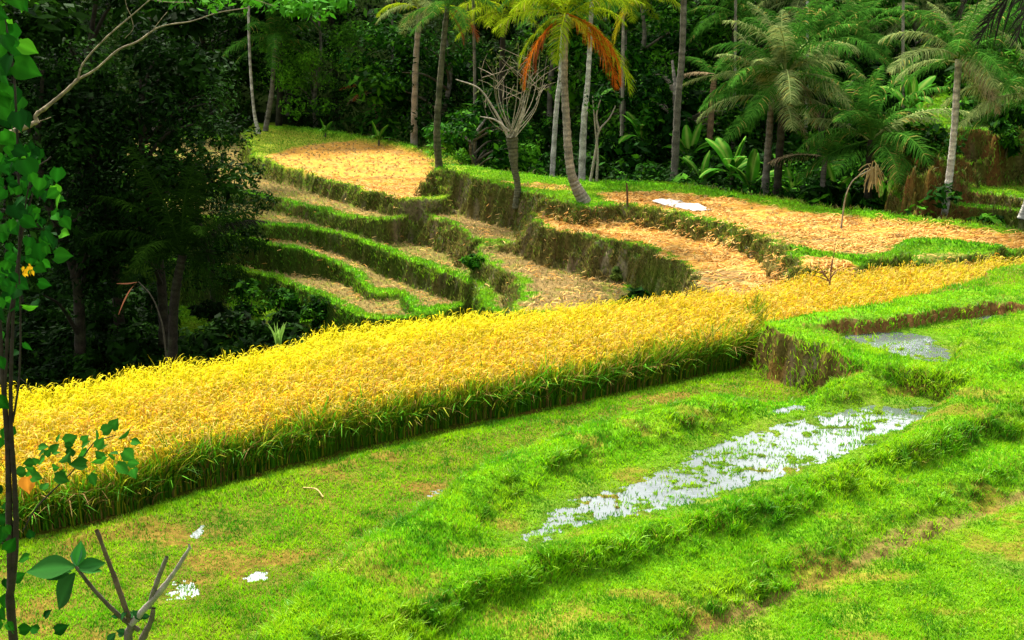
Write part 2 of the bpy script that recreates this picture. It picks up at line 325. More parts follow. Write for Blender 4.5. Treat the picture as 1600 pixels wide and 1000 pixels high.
A1 = [[(270, 830), (330, 815), (340, 838), (290, 850)], [(240, 905), (310, 870), (330, 930), (260, 950)], [(650, 760), (700, 750), (705, 775), (660, 785)], [(380, 880), (440, 890), (430, 915), (370, 910)]]
for k_, q in enumerate(A1): basin(PP(q, 8.36), 'a%d' % k_, .6)
basin(PP([(1540, 880), (1600, 900), (1590, 925), (1530, 905)], 8.5), 'd0', .6)
a_in = (SD['A'] > .3) & (SD['G1'] < -.3)
patch = smooth(fbm(GX * .9, GY * 1.5, 77), .18, .45)
# slope under the viewer
prof = np.interp(RR, [0, 5, 8, 10.5, 12], [1.7, 3.9, 6.4, 8.4, 9.5]); D = np.minimum(D, np.where(RR < 11.5, prof, 99))
GZ = CZ - D + .012 * fbm(GX * 9, GY * 9, 5, 2)
# slope and colour
dzr = np.gradient(GZ, axis=0) / np.gradient(RR, axis=0); dza = np.gradient(GZ, axis=1) / (np.gradient(AA, axis=1) * RR)
steep = smooth(np.sqrt(dzr ** 2 + dza ** 2), .5, 1.3)
nf = fbm(GX * 6, GY * 6, 50, 2); nm = fbm(GX * 1.3, GY * 1.3, 60, 3)
def lerp(a, b, t): return a * (1 - t[..., None]) + np.asarray(b) * t[..., None]
C0 = np.zeros(GX.shape + (3,)) + np.array([.075, .17, .006])
C0 = lerp(C0, [.17, .2, .02], smooth(nm, 0, .6) * .6)
C0 = lerp(C0, [.26, .28, .03], smooth(SD['D0'], 0, .8) * (1 - straw) * .8)
C0 = lerp(C0, [.10, .30, .008], lush)
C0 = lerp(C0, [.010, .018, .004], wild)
C0 = lerp(C0, [.50, .24, .05], np.clip(straw, 0, 1) * (.88 + .12 * nf))
C0 = lerp(C0, [.33, .20, .07], np.clip(straw, 0, 1) * smooth(nm, .1, .6) * .7)
C0 = lerp(C0, [.17, .11, .045], np.clip(stub, 0, 1) * .95)
C0 = lerp(C0, [.13, .15, .02], np.clip(stub, 0, 1) * smooth(nm, .0, .5) * .8)
C0 = lerp(C0, [.07, .10, .018], np.clip(mud, 0, 1) * .85)
C0 = lerp(C0, [.09, .045, .015], np.clip(SD['near'] > .1, 0, 1) * (SD['G1'] < -.2) * (SD['C'] < 0) * .6)
bankc = lerp(np.zeros_like(C0) + np.array([.03, .06, .008]), [.085, .055, .018], np.clip(dry + .25 * nf + .25 * nm, 0, 1))
bankc = lerp(bankc, [.20, .14, .09], smooth(nm, .35, .6) * dry * .8)
bankc = lerp(bankc, [.012, .018, .004], smooth(fbm(GX * 4, GY * 4, 93), .15, .5) * .7)
bankc = lerp(bankc, [.20, .165, .10], smooth(fbm(GX * 2.2, GY * 2.2, 94), .32, .5) * dry * .8)
C0 = lerp(C0, bankc, steep * .95 * (1 - .9 * wild))
C0 = lerp(C0, [.11, .048, .015], steep * smooth(SD['S3'], -2.2, -.3) * (1 - smooth(SD['S3'], .3, 1)) * smooth(nm, -.5, .1) * .9)
C0 = lerp(C0, [.15, .075, .025], steep * smooth(np.abs(SD['K']), .6, .1))
C0 = lerp(C0, [.15, .09, .035], np.exp(-(pathd / .15) ** 2) * .8 * (SD['PT'] > -1))
C0 = lerp(C0, [.17, .09, .02], patch * (SD['near'] > 0) * (SD['C'] < 0) * .5)
nr, na = GX.shape
i, j = np.meshgrid(np.arange(nr - 1), np.arange(na - 1), indexing='ij'); b0 = i * na + j
QG = np.stack([b0, b0 + 1, b0 + na + 1, b0 + na], -1).reshape(-1, 4)
QG = QG[:, ::-1]
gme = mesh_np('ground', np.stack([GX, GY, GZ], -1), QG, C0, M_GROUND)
tag(link('ground', gme), kind='structure')
def gsample(u, v, *arr):
    """bilinear look-up at fractional grid indices"""
    i = np.clip(u.astype(int), 0, nr - 2); j = np.clip(v.astype(int), 0, na - 2); fu = u - i; fv = v - j
    return [A[i, j] * (1 - fu) * (1 - fv) + A[i + 1, j] * fu * (1 - fv) + A[i, j + 1] * (1 - fu) * fv + A[i + 1, j + 1] * fu * fv for A in arr]
def uv(x, y):
    r = np.hypot(x, y); a = np.degrees(np.arctan2(x, y))
    return np.interp(r, rs, np.arange(nr)), np.interp(a, an, np.arange(na))
def gz(x, y):
    u, v = uv(np.atleast_1d(np.asarray(x, float)), np.atleast_1d(np.asarray(y, float))); return gsample(u, v, GZ)[0]
def gnd(px, py, rmin=8, rmax=110):
    """where the sight line through a pixel meets the ground"""
    d = ray(px, py); h = np.hypot(d[0], d[1]); r = np.arange(rmin, rmax, .05); t = r / h
    z = gz(d[0] * t, d[1] * t); k = np.argmax(z >= CZ + d[2] * t)
    return np.array([d[0] * t[k], d[1] * t[k], z[k]])
# --- standing water
def water(drop, mask):
    """level sheet over every grid cell of the basin whose ground reaches down to the water"""
    v = mask & (D > drop - .03); c = (v[:-1, :-1] | v[1:, :-1] | v[:-1, 1:] | v[1:, 1:]); ids = QG.reshape(nr - 1, na - 1, 4)[c]
    u_, inv = np.unique(ids, return_inverse=True); V = np.stack([GX.ravel()[u_], GY.ravel()[u_], np.full(len(u_), CZ - drop)], -1)
    o = link('paddy_water', mesh_np('paddy_water', V, inv.reshape(-1, 4), np.full((len(V), 3), .1), M_WATER, False)); tag(o, kind='structure')
WB, WC, WA = 7.832, 7.612, 8.388
BM = BASINS
water(WB, ((BM['b0'] > -.5) | (BM['b1'] > -.4)) & (SD['G2'] < -.6) & (SD['B'] > -.3)); water(WC, (BM['c0'] > -.3) | (BM['c1'] > -.3))
for k in range(4): water(WA, BM['a%d' % k] > -.35)
WL = np.full(D.shape, 99.); WL[(BM['b0'] > -.5) | (BM['b1'] > -.4)] = WB; WL[(BM['c0'] > -.3) | (BM['c1'] > -.3)] = WC
for k in range(4): WL[BM['a%d' % k] > -.35] = WA
under = D > WL     # ground lying under water
UND = under.astype(float)

# ================================================================ GRASS
def blades(Pb, Ln, Wd, az, lean, side_az, C, k=3, curl=1.6, tipc=None):
    n = len(Pb); s = np.linspace(0, 1, k)[None, :]
    dx = np.cos(az)[:, None] * lean[:, None] * s ** curl * Ln[:, None]; dy = np.sin(az)[:, None] * lean[:, None] * s ** curl * Ln[:, None]
    zz = Ln[:, None] * s * np.sqrt(np.clip(1 - (lean[:, None] * s) ** 2 * .8, .05, 1))
    Pt = np.stack([Pb[:, 0:1] + dx, Pb[:, 1:2] + dy, Pb[:, 2:3] + zz], -1)
    W = Wd[:, None] * np.array([1, .9, .15] if k == 3 else list(np.linspace(1, .85, k - 1)) + [.12])[None, :]
    side = np.stack([np.cos(side_az), np.sin(side_az), np.zeros(n)], -1)
    Cc = np.repeat(C[:, None, :], k, 1)
    if tipc is not None: Cc = Cc * (1 - s[..., None] ** 1.5 * .6) + tipc * (s[..., None] ** 1.5 * .6)
    return ribbons(Pt, W, side, Cc)
def scatter(name, n, r0, r1, accept, hf, wf, colf, label, a0=-25.8, a1=25.8, k=3, seed=1, cat='grass', mat=None, leanr=(.1, .8)):
    g = np.random.default_rng(seed); i0, i1 = np.searchsorted(rs, [r0, r1]); j0, j1 = np.searchsorted(an, [a0, a1])
    # uniform in log radius and angle: density falls with the distance like the size of things seen
    rr = np.exp(g.uniform(np.log(r0), np.log(r1), n)); v = g.uniform(j0, j1, n); u = np.interp(rr, rs, np.arange(nr))
    x, y, z, st, sw, sb, mu, lu, wi, un, dr = gsample(u, v, GX, GY, GZ, steep, straw, stub, mud, lush, wild, UND, dry)
    e = dict(x=x, y=y, z=z, st=st, sw=sw, sb=sb, mu=mu, lu=lu, wi=wi, un=un, dr=dr, u=u, v=v, r=np.hypot(x, y), g=g)
    m = g.uniform(0, 1, n) < accept(e)
    e['z'] = np.where(un > .5, np.maximum(z, CZ - gsample(u, v, WL)[0]), z)
    for q in e:
        if q != 'g': e[q] = e[q][m]
    n = m.sum(); L_ = hf(e, n); W_ = wf(e, n); C = colf(e, n)
    V, Q, Cc = blades(np.stack([e['x'], e['y'], e['z'] - .01], -1), L_, W_, g.uniform(0, 6.28, n), g.uniform(*leanr, n), g.uniform(-.9, .9, n) + (g.uniform(0, 1, n) < .3) * 1.5, C, k)
    o = link(name, mesh_np(name, V, Q, Cc, mat or M_GRASS)); tag(o, label, cat, kind='stuff'); return o
def near(e, key): return gsample(e['u'], e['v'], SD[key])[0]
def grasscol(e, n):
    g = e['g']; m = fbm(e['x'] * .7, e['y'] * .9, 90); m2 = fbm(e['x'] * 2.5, e['y'] * 2.5, 91)
    a = np.array([.12, .40, .003]); b = np.array([.32, .52, .005]); c = np.array([.045, .20, .003]); d = np.array([.30, .22, .04])
    t = np.clip(.5 + .7 * m + g.normal(0, .25, n), 0, 1)[:, None]; C = a * (1 - t) + b * t
    t = np.clip(.22 - 1.3 * m2, 0, .9)[:, None]; C = C * (1 - t) + c * t
    pt = gsample(e['u'], e['v'], patch)[0]
    t = ((g.uniform(0, 1, n) < .03 + .25 * pt + .1 * e['st'] * e['dr']) * .8)[:, None]; C = C * (1 - t) + d * t
    return C * g.uniform(.75, 1.25, (n, 1))
def acc_near(e):
    a = np.ones(len(e['x'])); k = (near(e, 'near') > .3); a *= k
    rice = (near(e, 'G1') < -.2) & (near(e, 'C') < .0) & (near(e, 'K') < 0); inr = RICE_IN(e['x'], e['y'])
    a = np.where(inr, 0, a); a *= 1 - .15 * smooth(e['mu'], .1, .6); pt = gsample(e['u'], e['v'], patch)[0]; a *= 1 - .55 * pt
    cl_ = fbm(e['x'] * 5, e['y'] * 8, 44) + .5 * fbm(e['x'] * 1.1, e['y'] * 1.6, 45); a *= np.where(e['un'] > .5, .07 + .7 * smooth(cl_, .05, .35), 1); a *= .62 + .38 * np.clip(e['st'] * 2, 0, 1) - .3 * (e['un'] > .5) * 0
    pd = gsample(e['u'], e['v'], pathd)[0]; a *= 1 - .8 * np.exp(-(pd / .13) ** 2)
    kk = np.abs(near(e, 'K')); a *= 1 - .65 * ((np.abs(near(e, 'C') + .15) < .4) & (e['st'] > .3) & (e['x'] < 6.9)); a *= np.where((kk < .2) & (e['st'] > .25), .25, 1)
    return np.clip(a, 0, 1)
# rice field outline
RICE_FRONT = [(-260, 905), (30, 845), (200, 803), (330, 760), (500, 716), (660, 680), (800, 650), (950, 618), (1100, 587), (1172, 572), (1178, 520)]
RICE_POLY = np.array(RF + PP([(1900, 375), (1600, 409), (1500, 441), (1420, 463), (1330, 483), (1240, 494), (1190, 505)], 7.5)[0:] + PP(RICE_FRONT[::-1], 8.5))
def RICE_IN(x, y): return sdist(x, y, RICE_POLY, 1.) > -.02
scatter('short_grass', 850000, 9.5, 36, acc_near,
        lambda e, n: (.035 + .04 * e['g'].uniform(0, 1, n) + .08 * e['st'] + .035 * e['lu']) * (1 + .5 * fbm(e['x'] * 1.7, e['y'] * 1.7, 95)) * np.where(e['un'] > .5, .8, np.where(e['mu'] > .3, .75, 1)),
        lambda e, n: .0062 + .00055 * e['r'], grasscol, 'short bright green grass over the near paddies and banks', seed=11)
scatter('long_bank_grass', 1000000, 10, 34, lambda e: acc_near(e) * smooth(e['st'], .2, .8) * (.45 + .55 * (fbm(e['x'] * 2, e['y'] * 2, 48) > -.1)) * (e['un'] < .5),
        lambda e, n: (.08 + .15 * e['g'].uniform(0, 1, n)), lambda e, n: .007 + .0006 * e['r'],
        grasscol, 'longer grass hanging over the near bank edges', seed=12, leanr=(.4, .98))
def farcol(e, n):
    g = e['g']; m = fbm(e['x'] * .8, e['y'] * .8, 92)
    C = np.array([.085, .32, .003]) * np.ones((n, 1)); t = np.clip(.4 + m + g.normal(0, .2, n), 0, 1)[:, None]; C = C * (1 - t) + np.array([.20, .36, .006]) * t
    t = np.clip(e['dr'] * e['st'] * 1.1 + g.normal(0, .2, n), 0, .9)[:, None]; C = C * (1 - t) + np.array([.14, .12, .03]) * t
    t = (.6 * smooth(e['wi'], .3, .8))[:, None]; C = C * (1 - t) + np.array([.02, .07, .006]) * t
    return C * g.uniform(.65, 1.3, (n, 1))
scatter('terrace_grass', 480000, 33, 78, lambda e: (near(e, 'near') < 0) * np.clip(.06 + 1.2 * e['lu'] + .8 * e['st'] + .35 * (1 - np.maximum(e['sw'], e['sb'])), 0, 1) * (1 - .9 * np.clip(e['sw'] + .9 * e['sb'], 0, 1)) * (1 - .6 * e['wi']),
        lambda e, n: .045 + .05 * e['g'].uniform(0, 1, n) + .12 * e['st'] * e['g'].uniform(.3, 1, n) + .04 * e['lu'], lambda e, n: .014 + .0004 * e['r'],
        farcol, 'green grass on the lips and banks of the far terraces', seed=13, leanr=(.2, .9))
def weedcol(e, n):
    g = e['g']; C = np.array([.075, .15, .006]) * np.ones((n, 1)); q = fbm(e['x'] * 1.1, e['y'] * 1.1, 97); t = np.clip(e['dr'] * 1.0 + .6 * q + g.normal(0, .25, n), 0, 1)[:, None]
    return (C * (1 - t) + np.array([.21, .16, .045]) * t) * g.uniform(.4, 1.35, (n, 1))
scatter('bank_weeds', 900000, 33, 72, lambda e: (near(e, 'near') < 0) * smooth(e['st'], .3, .8) * (.12 + .7 * (fbm(e['x'] * 1.6, e['y'] * 1.6 + e['z'], 49) > -.05)) * (1 - .8 * e['wi']) * (1 - .75 * (np.abs(near(e, 'S3') + .8) < 1.2)), lambda e, n: .08 + .2 * e['g'].uniform(0, 1, n) ** 2, lambda e, n: .016 + .0004 * e['r'],
        weedcol, 'green and tan weeds growing out of the far terrace banks', seed=17, leanr=(.3, .98), cat='weeds')
# stubble rows and strewn straw
def stubble():
    g = np.random.default_rng(5); mb = MB()
    ax, ay = np.meshgrid(np.arange(-16, 22, .27), np.arange(36, 74, .31)); ca, sa = math.cos(.35), math.sin(.35)
    x = (ax * ca - (ay - 50) * sa).ravel(); y = (ax * sa + (ay - 50) * ca + 50).ravel(); x = x + g.normal(0, .035, x.size); y = y + g.normal(0, .035, x.size)
    u, v = uv(x, y); z, sb, sw, st, nn = gsample(u, v, GZ, stub, straw, steep, SD['near'])
    m = (np.abs(np.degrees(np.arctan2(x, y))) < 26) & (g.uniform(0, 1, x.size) < np.clip(sb * .95 + sw * .25, 0, 1)) & (nn < 0) & (st < .5)
    x, y, z, sb = x[m], y[m], z[m], sb[m]; n = len(x)
    for q in range(9):
        c = np.array([.56, .42, .19]) * g.uniform(.55, 1.25, (n, 1)); gr = (g.uniform(0, 1, (n, 1)) < .14); c = np.where(gr, np.array([.16, .22, .03]), c)
        V, Q, C = blades(np.stack([x + g.normal(0, .03, n), y + g.normal(0, .03, n), z - .01], -1), g.uniform(.06, .15, n), np.full(n, .022), g.uniform(0, 6.28, n), g.uniform(.1, .7, n), g.uniform(-.7, .7, n), c, 3); mb.add(V, Q, C)
    tag(link('rice_stubble', mb.mesh('rice_stubble', M_STRAW)), 'rows of cut rice stubble on the dry far terraces', 'stubble', kind='stuff')
stubble()
def strawlitter():
    g = np.random.default_rng(6); n = 150000; i0, i1 = np.searchsorted(rs, [34, 74]); u = g.uniform(i0, i1, n); v = g.uniform(np.searchsorted(an, -16), np.searchsorted(an, 24), n)
    x, y, z, sw, sb, nn = gsample(u, v, GX, GY, GZ, straw, stub, SD['near']); clump = fbm(x * 1.1, y * 1.6, 88)
    m = (g.uniform(0, 1, n) < np.clip(sw * 1.1 + .12 * sb, 0, 1) * np.clip(.45 + clump, .1, 1)) & (nn < 0); x, y, z, clump = x[m], y[m], z[m], clump[m]; n = len(x)
    az = g.normal(.2, .7, n); ln = g.uniform(.15, .4, n); up = g.uniform(.01, .05, n) + .07 * np.clip(clump, 0, 1); s = np.array([-.5, 0, .5])[None]
    Pt = np.stack([x[:, None] + np.cos(az)[:, None] * ln[:, None] * s, y[:, None] + np.sin(az)[:, None] * ln[:, None] * s, z[:, None] + up[:, None] * np.array([.4, 1.3, .5])[None]], -1)
    side = unit(np.stack([-np.sin(az), np.cos(az), g.normal(0, .6, n)], -1)); c = np.array([.62, .32, .07]) * g.uniform(.5, 1.25, (n, 1)); c = np.where(g.uniform(0, 1, (n, 1)) < .35, np.array([.68, .44, .14]), c)
    V, Q, C = ribbons(Pt, np.full((n, 3), .028), side, np.repeat(c[:, None], 3, 1))
    tag(link('cut_straw', mesh_np('cut_straw', V, Q, C, M_STRAW)), 'orange cut straw strewn over the harvested fields', 'straw', kind='stuff')
strawlitter()

# ================================================================ RIPE RICE
def rice():
    g = np.random.default_rng(21); mn, mxx = RICE_POLY.min(0), RICE_POLY.max(0)
    ax, ay = np.meshgrid(np.arange(-17, 20, .2), np.arange(15, 39, .2)); x = ax.ravel() + g.normal(0, .05, ax.size); y = ay.ravel() + g.normal(0, .05, ax.size)
    sd = sdist(x, y, RICE_POLY, 3.); m = (sd > .03 + .38 * np.clip(fbm(x * 1.6, y * 1.6, 71), 0, 1)) & (np.abs(np.degrees(np.arctan2(x, y))) < 27.5); x, y, sd = x[m], y[m], sd[m]
    u, v = uv(x, y); z, kk = gsample(u, v, GZ, SD['K']); z = np.minimum(z, CZ - 8.3)
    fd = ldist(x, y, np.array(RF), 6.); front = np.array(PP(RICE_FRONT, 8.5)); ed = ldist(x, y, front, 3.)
    hh = 1.06 + .09 * fbm(x * .6, y * .6, 15) + .07 * fbm(x * 2.2, y * 2.2, 18) + .05 * g.normal(0, 1, len(x)) - .05 * smooth(ed, 1.2, 0)
    green = np.clip(smooth(x, 9, 15) * .55 + .45 * np.clip(fbm(x * .8, y * 1.2, 16), 0, 1) + .12, 0, .8)
    yell = np.clip(smooth(fd, 3.0, .5) * smooth(x, 7, -3) * 1.1, 0, 1); n = len(x); mb = MB()  # yell: backlit glow of the far left edge, put into the rice colour
    def P0(s): return np.stack([x + g.normal(0, s, n), y + g.normal(0, s, n), z - .02], -1)
    leafg = np.array([.08, .22, .006]); leafy = np.array([.55, .42, .010])
    for q in range(14):
        t = np.clip(g.uniform(-.2, .8, n) - .1 - smooth(ed, .6, 0) * .5 , 0, 1)[:, None]; c = leafg * (1 - t) + leafy * t; c = c * g.uniform(.6, 1.25, (n, 1))
        tip = np.array([.62, .46, .010]) * (1 - .75 * smooth(ed, .5, 0)[:, None]) + np.array([.09, .24, .008]) * (.75 * smooth(ed, .5, 0)[:, None])
        V, Q, C = blades(P0(.04), g.uniform(.7, 1.08, n) * hh, np.full(n, .015), g.normal(.2, 1.6, n), g.uniform(.08, .62, n), g.uniform(-1.2, 1.2, n), c, 6, 2.2, tip[:, None, :]); mb.add(V, Q, C)
    for q in range(19):
        az = g.normal(.15, 1.0, n); L1 = g.uniform(.74, .97, n) * hh; lean = g.uniform(.03, .25, n); pl = g.uniform(.10, .20, n); b = P0(.07)
        top = np.stack([np.cos(az) * lean * L1, np.sin(az) * lean * L1, L1], -1); dr_ = g.uniform(.0, 1., n)[:, None]
        out_ = np.stack([np.cos(az), np.sin(az), np.zeros(n)], -1); up = np.array([0, 0, 1.]); p_ = pl[:, None]
        k = np.stack([b + top * .45, b + top, b + top + out_ * p_ * .25 + up * p_ * .30, b + top + out_ * p_ * .62 + up * p_ * (.55 - .35 * dr_), b + top + out_ * p_ * .95 + up * p_ * (.70 - 1.05 * dr_)], 1)
        W = np.array([.004, .008, .015, .016, .004])[None] * np.ones((n, 1)) * g.uniform(.8, 1.25, (n, 1)); W = W * np.where(ed < .14, .35, 1)[:, None]
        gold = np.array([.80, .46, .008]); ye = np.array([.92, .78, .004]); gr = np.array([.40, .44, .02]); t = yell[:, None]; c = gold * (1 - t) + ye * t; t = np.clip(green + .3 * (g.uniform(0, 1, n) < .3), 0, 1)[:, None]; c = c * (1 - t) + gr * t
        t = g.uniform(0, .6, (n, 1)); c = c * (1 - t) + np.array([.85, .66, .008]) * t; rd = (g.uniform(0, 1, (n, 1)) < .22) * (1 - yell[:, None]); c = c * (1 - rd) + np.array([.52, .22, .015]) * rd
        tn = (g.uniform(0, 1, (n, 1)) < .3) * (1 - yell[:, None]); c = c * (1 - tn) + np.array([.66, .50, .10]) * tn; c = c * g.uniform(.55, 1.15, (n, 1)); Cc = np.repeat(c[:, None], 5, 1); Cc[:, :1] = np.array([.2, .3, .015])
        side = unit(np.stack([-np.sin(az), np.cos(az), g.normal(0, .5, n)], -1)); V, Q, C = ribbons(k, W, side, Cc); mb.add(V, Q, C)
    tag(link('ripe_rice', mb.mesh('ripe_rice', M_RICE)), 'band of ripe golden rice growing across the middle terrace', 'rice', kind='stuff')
    # long green leaves spilling over the near edge of the field
    mb = MB(); f = chaikin(front, 3, False); seg = np.diff(f, axis=0); ln = np.hypot(*seg.T); cum = np.concatenate([[0], np.cumsum(ln)])
    n = 8500; t = g.uniform(0, cum[-1], n); x = np.interp(t, cum, f[:, 0]); y = np.interp(t, cum, f[:, 1]) + np.abs(g.normal(0, .26, n)) + .02 + .3 * np.clip(noise(x * 1.6, x * .4, 73), 0, 1)
    m = np.abs(np.degrees(np.arctan2(x, y))) < 27; x, y = x[m], y[m]; n = len(x); z = gz(x, y)
    c = np.array([.07, .23, .006]) * g.uniform(.25, 1.8, (n, 1)); c = np.where(g.uniform(0, 1, (n, 1)) < .22, np.array([.36, .40, .02]), c); c = np.where(g.uniform(0, 1, (n, 1)) < .2, np.array([.34, .22, .06]) * g.uniform(.5, 1.2, (n, 1)), c)
    V, Q, C = blades(np.stack([x, y, z], -1), g.uniform(.3, 1.2, n) * (1 + .25 * fbm(x * 2.5, y * 2.5, 72)), g.uniform(.013, .028, n), g.normal(-1.4, 1.1, n), g.uniform(.1, .97, n), g.uniform(-1, 1, n), c, 6, 2.2); mb.add(V, Q, C)
    tag(link('rice_edge_leaves', mb.mesh('rice_edge_leaves', M_RICE)), 'long green rice leaves along the near edge of the ripe field', 'rice', kind='stuff')
rice()
# ================================================================ TREES
BARKS = dict(pale=[.34, .30, .22], grey=[.20, .18, .14], mossy=[.13, .125, .07], white=[.55, .53, .46], dark=[.035, .028, .018], brown=[.24, .15, .075])
def trunk_mesh(name, pts, rad, kind, seed=0, ns=9, moss=.5):
    c = curve(pts, 26); g = np.random.default_rng(seed + 400); k = len(c); t = np.linspace(0, 1, k)
    r = .86 * np.interp(t, np.linspace(0, 1, len(rad)), rad) * (1 + .05 * g.uniform(-1, 1, k))
    V, Q, _ = tube(c, r, [0, 0, 0], ns, .10, seed); col = np.array(BARKS[kind])[None] * np.ones((len(V), 1))
    m = smooth(fbm(V[:, 2] * 2.2, V[:, 0] * 6 + V[:, 1] * 6, seed + 7), -.15, .35)[:, None] * moss
    col = col * (1 - m) + np.array([.045, .055, .022]) * m; col *= (g.uniform(.75, 1.15, (k, 1)) * np.where(np.arange(k) % 3 == 0, .62, 1.)[:, None]).repeat(ns, 0)
    mb = MB(); mb.add(V, Q, col); return mb
FCOL = dict(green=([.02, .095, .009], [.065, .19, .02]), pale=([.08, .15, .035], [.28, .34, .11]), lime=([.13, .26, .006], [.34, .42, .012]), yellow=([.55, .45, .01], [.62, .55, .03]),
            orange=([.40, .085, .008], [.55, .17, .012]), red=([.22, .055, .02], [.32, .10, .03]), dead=([.30, .22, .11], [.40, .30, .17]), dark=([.004, .014, .001], [.012, .032, .003]), black=([.012, .012, .008], [.02, .02, .014]))
_fr = {}
def frond(a0, droop, col, L=3.6, var=0, sparse=1.):
    key = (a0, droop, col, L, var, sparse)
    if key in _fr: return _fr[key]
    g = np.random.default_rng(abs(hash((a0, droop, L, var))) % 99991); k = 22; s = np.linspace(0, 1, k)
    a = R(a0) - R(droop) * s ** 1.25; a = np.maximum(a, R(-86)); ds = L / (k - 1); x = np.concatenate([[0], np.cumsum(np.cos(a[:-1]) * ds)]); z = np.concatenate([[0], np.cumsum(np.sin(a[:-1]) * ds)])
    y = .12 * L * g.uniform(-1, 1) * s ** 2; path = np.stack([x, y, z], -1); mb = MB(); c1, c2 = [np.array(q) for q in FCOL[col]]
    V, Q, C = tube(path, .035 * (1 - .85 * s) + .004, c2 * 1.1, 5); mb.add(V, Q, C)
    n = int(80 * sparse); u = np.linspace(.13, .985, n); px_ = np.stack([np.interp(u, s, path[:, i]) for i in range(3)], -1); au = np.interp(u, s, a)
    fw = np.stack([np.cos(au), 0 * au, np.sin(au)], -1); up = np.stack([-np.sin(au), 0 * au, np.cos(au)], -1)
    for sgn in (-1, 1):
        ll = L * .205 * np.clip(np.sin(np.pi * np.clip(u * .86 + .13, 0, 1)) ** .6, .12, 1) * g.uniform(.75, 1.1, n)
        lat = np.array([0, sgn, 0.]); d = unit(fw * g.uniform(.35, .7, (n, 1)) + lat * .85 + up * g.uniform(.05, .45, (n, 1)) + g.normal(0, .07, (n, 3)))
        grav = np.array([0, 0, -1.]); st = np.array([0, .4, .75, 1.])
        Pt = px_[:, None] + d[:, None] * (ll[:, None] * st[None])[..., None] + grav * (ll[:, None] * (st ** 2)[None] * g.uniform(.35, .85, (n, 1)))[..., None]
        side = unit(fw + g.normal(0, .15, (n, 3))); t = g.uniform(0, 1, (n, 1)); c = (c1 * (1 - t) + c2 * t) * g.uniform(.8, 1.2, (n, 1))
        if col in ('green', 'pale', 'lime'):
            m = (g.uniform(0, 1, (n, 1)) < .06); c = np.where(m, np.array([.30, .26, .06]), c)
        W = np.array([.6, 1, .7, .1])[None] * .040 * L / 3.6 * np.ones((n, 1)); V, Q, C = ribbons(Pt, W, side, np.repeat(c[:, None], 4, 1)); mb.add(V, Q, C)
    me = mb.mesh('frond_' + col, M_FROND); _fr[key] = me; return me
def palm(pts, rad, kind, label, fr, scale=1., seed=0, group=None, nuts=0, name='coconut_palm', moss=.5):
    """pts: world points from base to crown; fr: list of (azimuth deg, start angle, droop, colour, relative length)"""
    base = np.array(pts[0], float); t = thing(name, label, 'palm', base, 0, group); loc = [np.array(p) - base for p in pts]
    link('trunk', trunk_mesh('trunk', loc, rad, kind, seed, moss=moss).mesh('trunk', M_BARK), t); top = loc[-1]; g = np.random.default_rng(seed)
    for k, (az, a0, dr, col, rl) in enumerate(fr):
        o = link('frond', frond(a0, dr, col, 3.6, k % 2), t, tuple(top + np.array([0, 0, g.uniform(-.15, .1)]))); o.rotation_euler = (g.uniform(-.25, .25), 0, R(az)); s = scale * rl; o.scale = (s, s, s)
    for k in range(nuts):
        mb = MB(); a = np.linspace(-1.5, 1.5, 7); V, Q, C = tube([(0, 0, .13 * math.sin(q)) for q in a], [.11 * math.cos(q) + .003 for q in a], [.16, .17, .03], 8); mb.add(V, Q, C)
        o = link('coconut', mb.mesh('coconut', M_BARK), t, tuple(top + np.array([.28 * math.cos(k * 1.9), .28 * math.sin(k * 1.9), -.25 - .1 * (k % 2)])))
    return t
def crownset(seed, n=18, col='green', alt=None, dead=0, up=1.):
    g = np.random.default_rng(seed + 50); fr = []; a0s = [78, 62, 45, 25, 8, -12]
    for k in range(n):
        lv = k * 6 // n; a0 = a0s[lv] * up if lv < 4 else a0s[lv]; dr = [55, 75, 85, 80, 65, 45][lv]; c = col if (alt is None or g.uniform() > .35) else alt
        fr.append((k * 137.5 + g.uniform(-15, 15), a0, dr, c, [.85, 1, 1, 1, .95, .85][lv] * g.uniform(.9, 1.08)))
    for k in range(dead): fr.append((k * 95 + seed * 31, -35, 50, 'dead', .8))
    return fr
def pts(Y, *pp): return [atY(x, y, Y) for x, y in pp]
def basefix(p):
    p = [np.array(q) for q in p]; z = gz(p[0][0], p[0][1])[0]; p[0][2] = z - .1; return p

# ---- leaf masses
def leafblobs(mb, cen, rad, nper, size, cols, g, flat=.75, shell=.55, droopy=.2):
    cen = np.asarray(cen, float); n = len(cen) * nper; c = np.repeat(cen, nper, 0); r = np.repeat(np.asarray(rad, float), nper)
    d = unit(g.normal(0, 1, (n, 3))); rr = r * g.uniform(shell, 1.05, n); p = c + d * rr[:, None] * np.array([1, 1, flat])
    nrm = unit(d * .7 + np.array([0, 0, .75]) + g.normal(0, .45, (n, 3))); ax = unit(np.cross(nrm, g.normal(0, 1, (n, 3))) + np.array([0, 0, -droopy])); bx = np.cross(nrm, ax)
    s = size * (g.uniform(.6, 1.35, n) * np.repeat(g.choice([.65, .9, 1.1, 1.6], len(cen)), nper))[:, None]; V = np.stack([p - ax * s, p + bx * s * .42 + nrm * s * .08, p + ax * s, p - bx * s * .42 + nrm * s * .08], 1).reshape(-1, 3)
    Q = np.arange(n * 4).reshape(-1, 4); cc = np.asarray(cols, float); blob = np.repeat(g.integers(0, len(cc), len(cen)), nper); pick = np.where(g.uniform(0, 1, n) < .6, blob, g.integers(0, len(cc), n))
    C = np.repeat(cc[pick] * g.uniform(.65, 1.35, (n, 1)), 4, 0); mb.add(V, Q, C)
_proto = {}
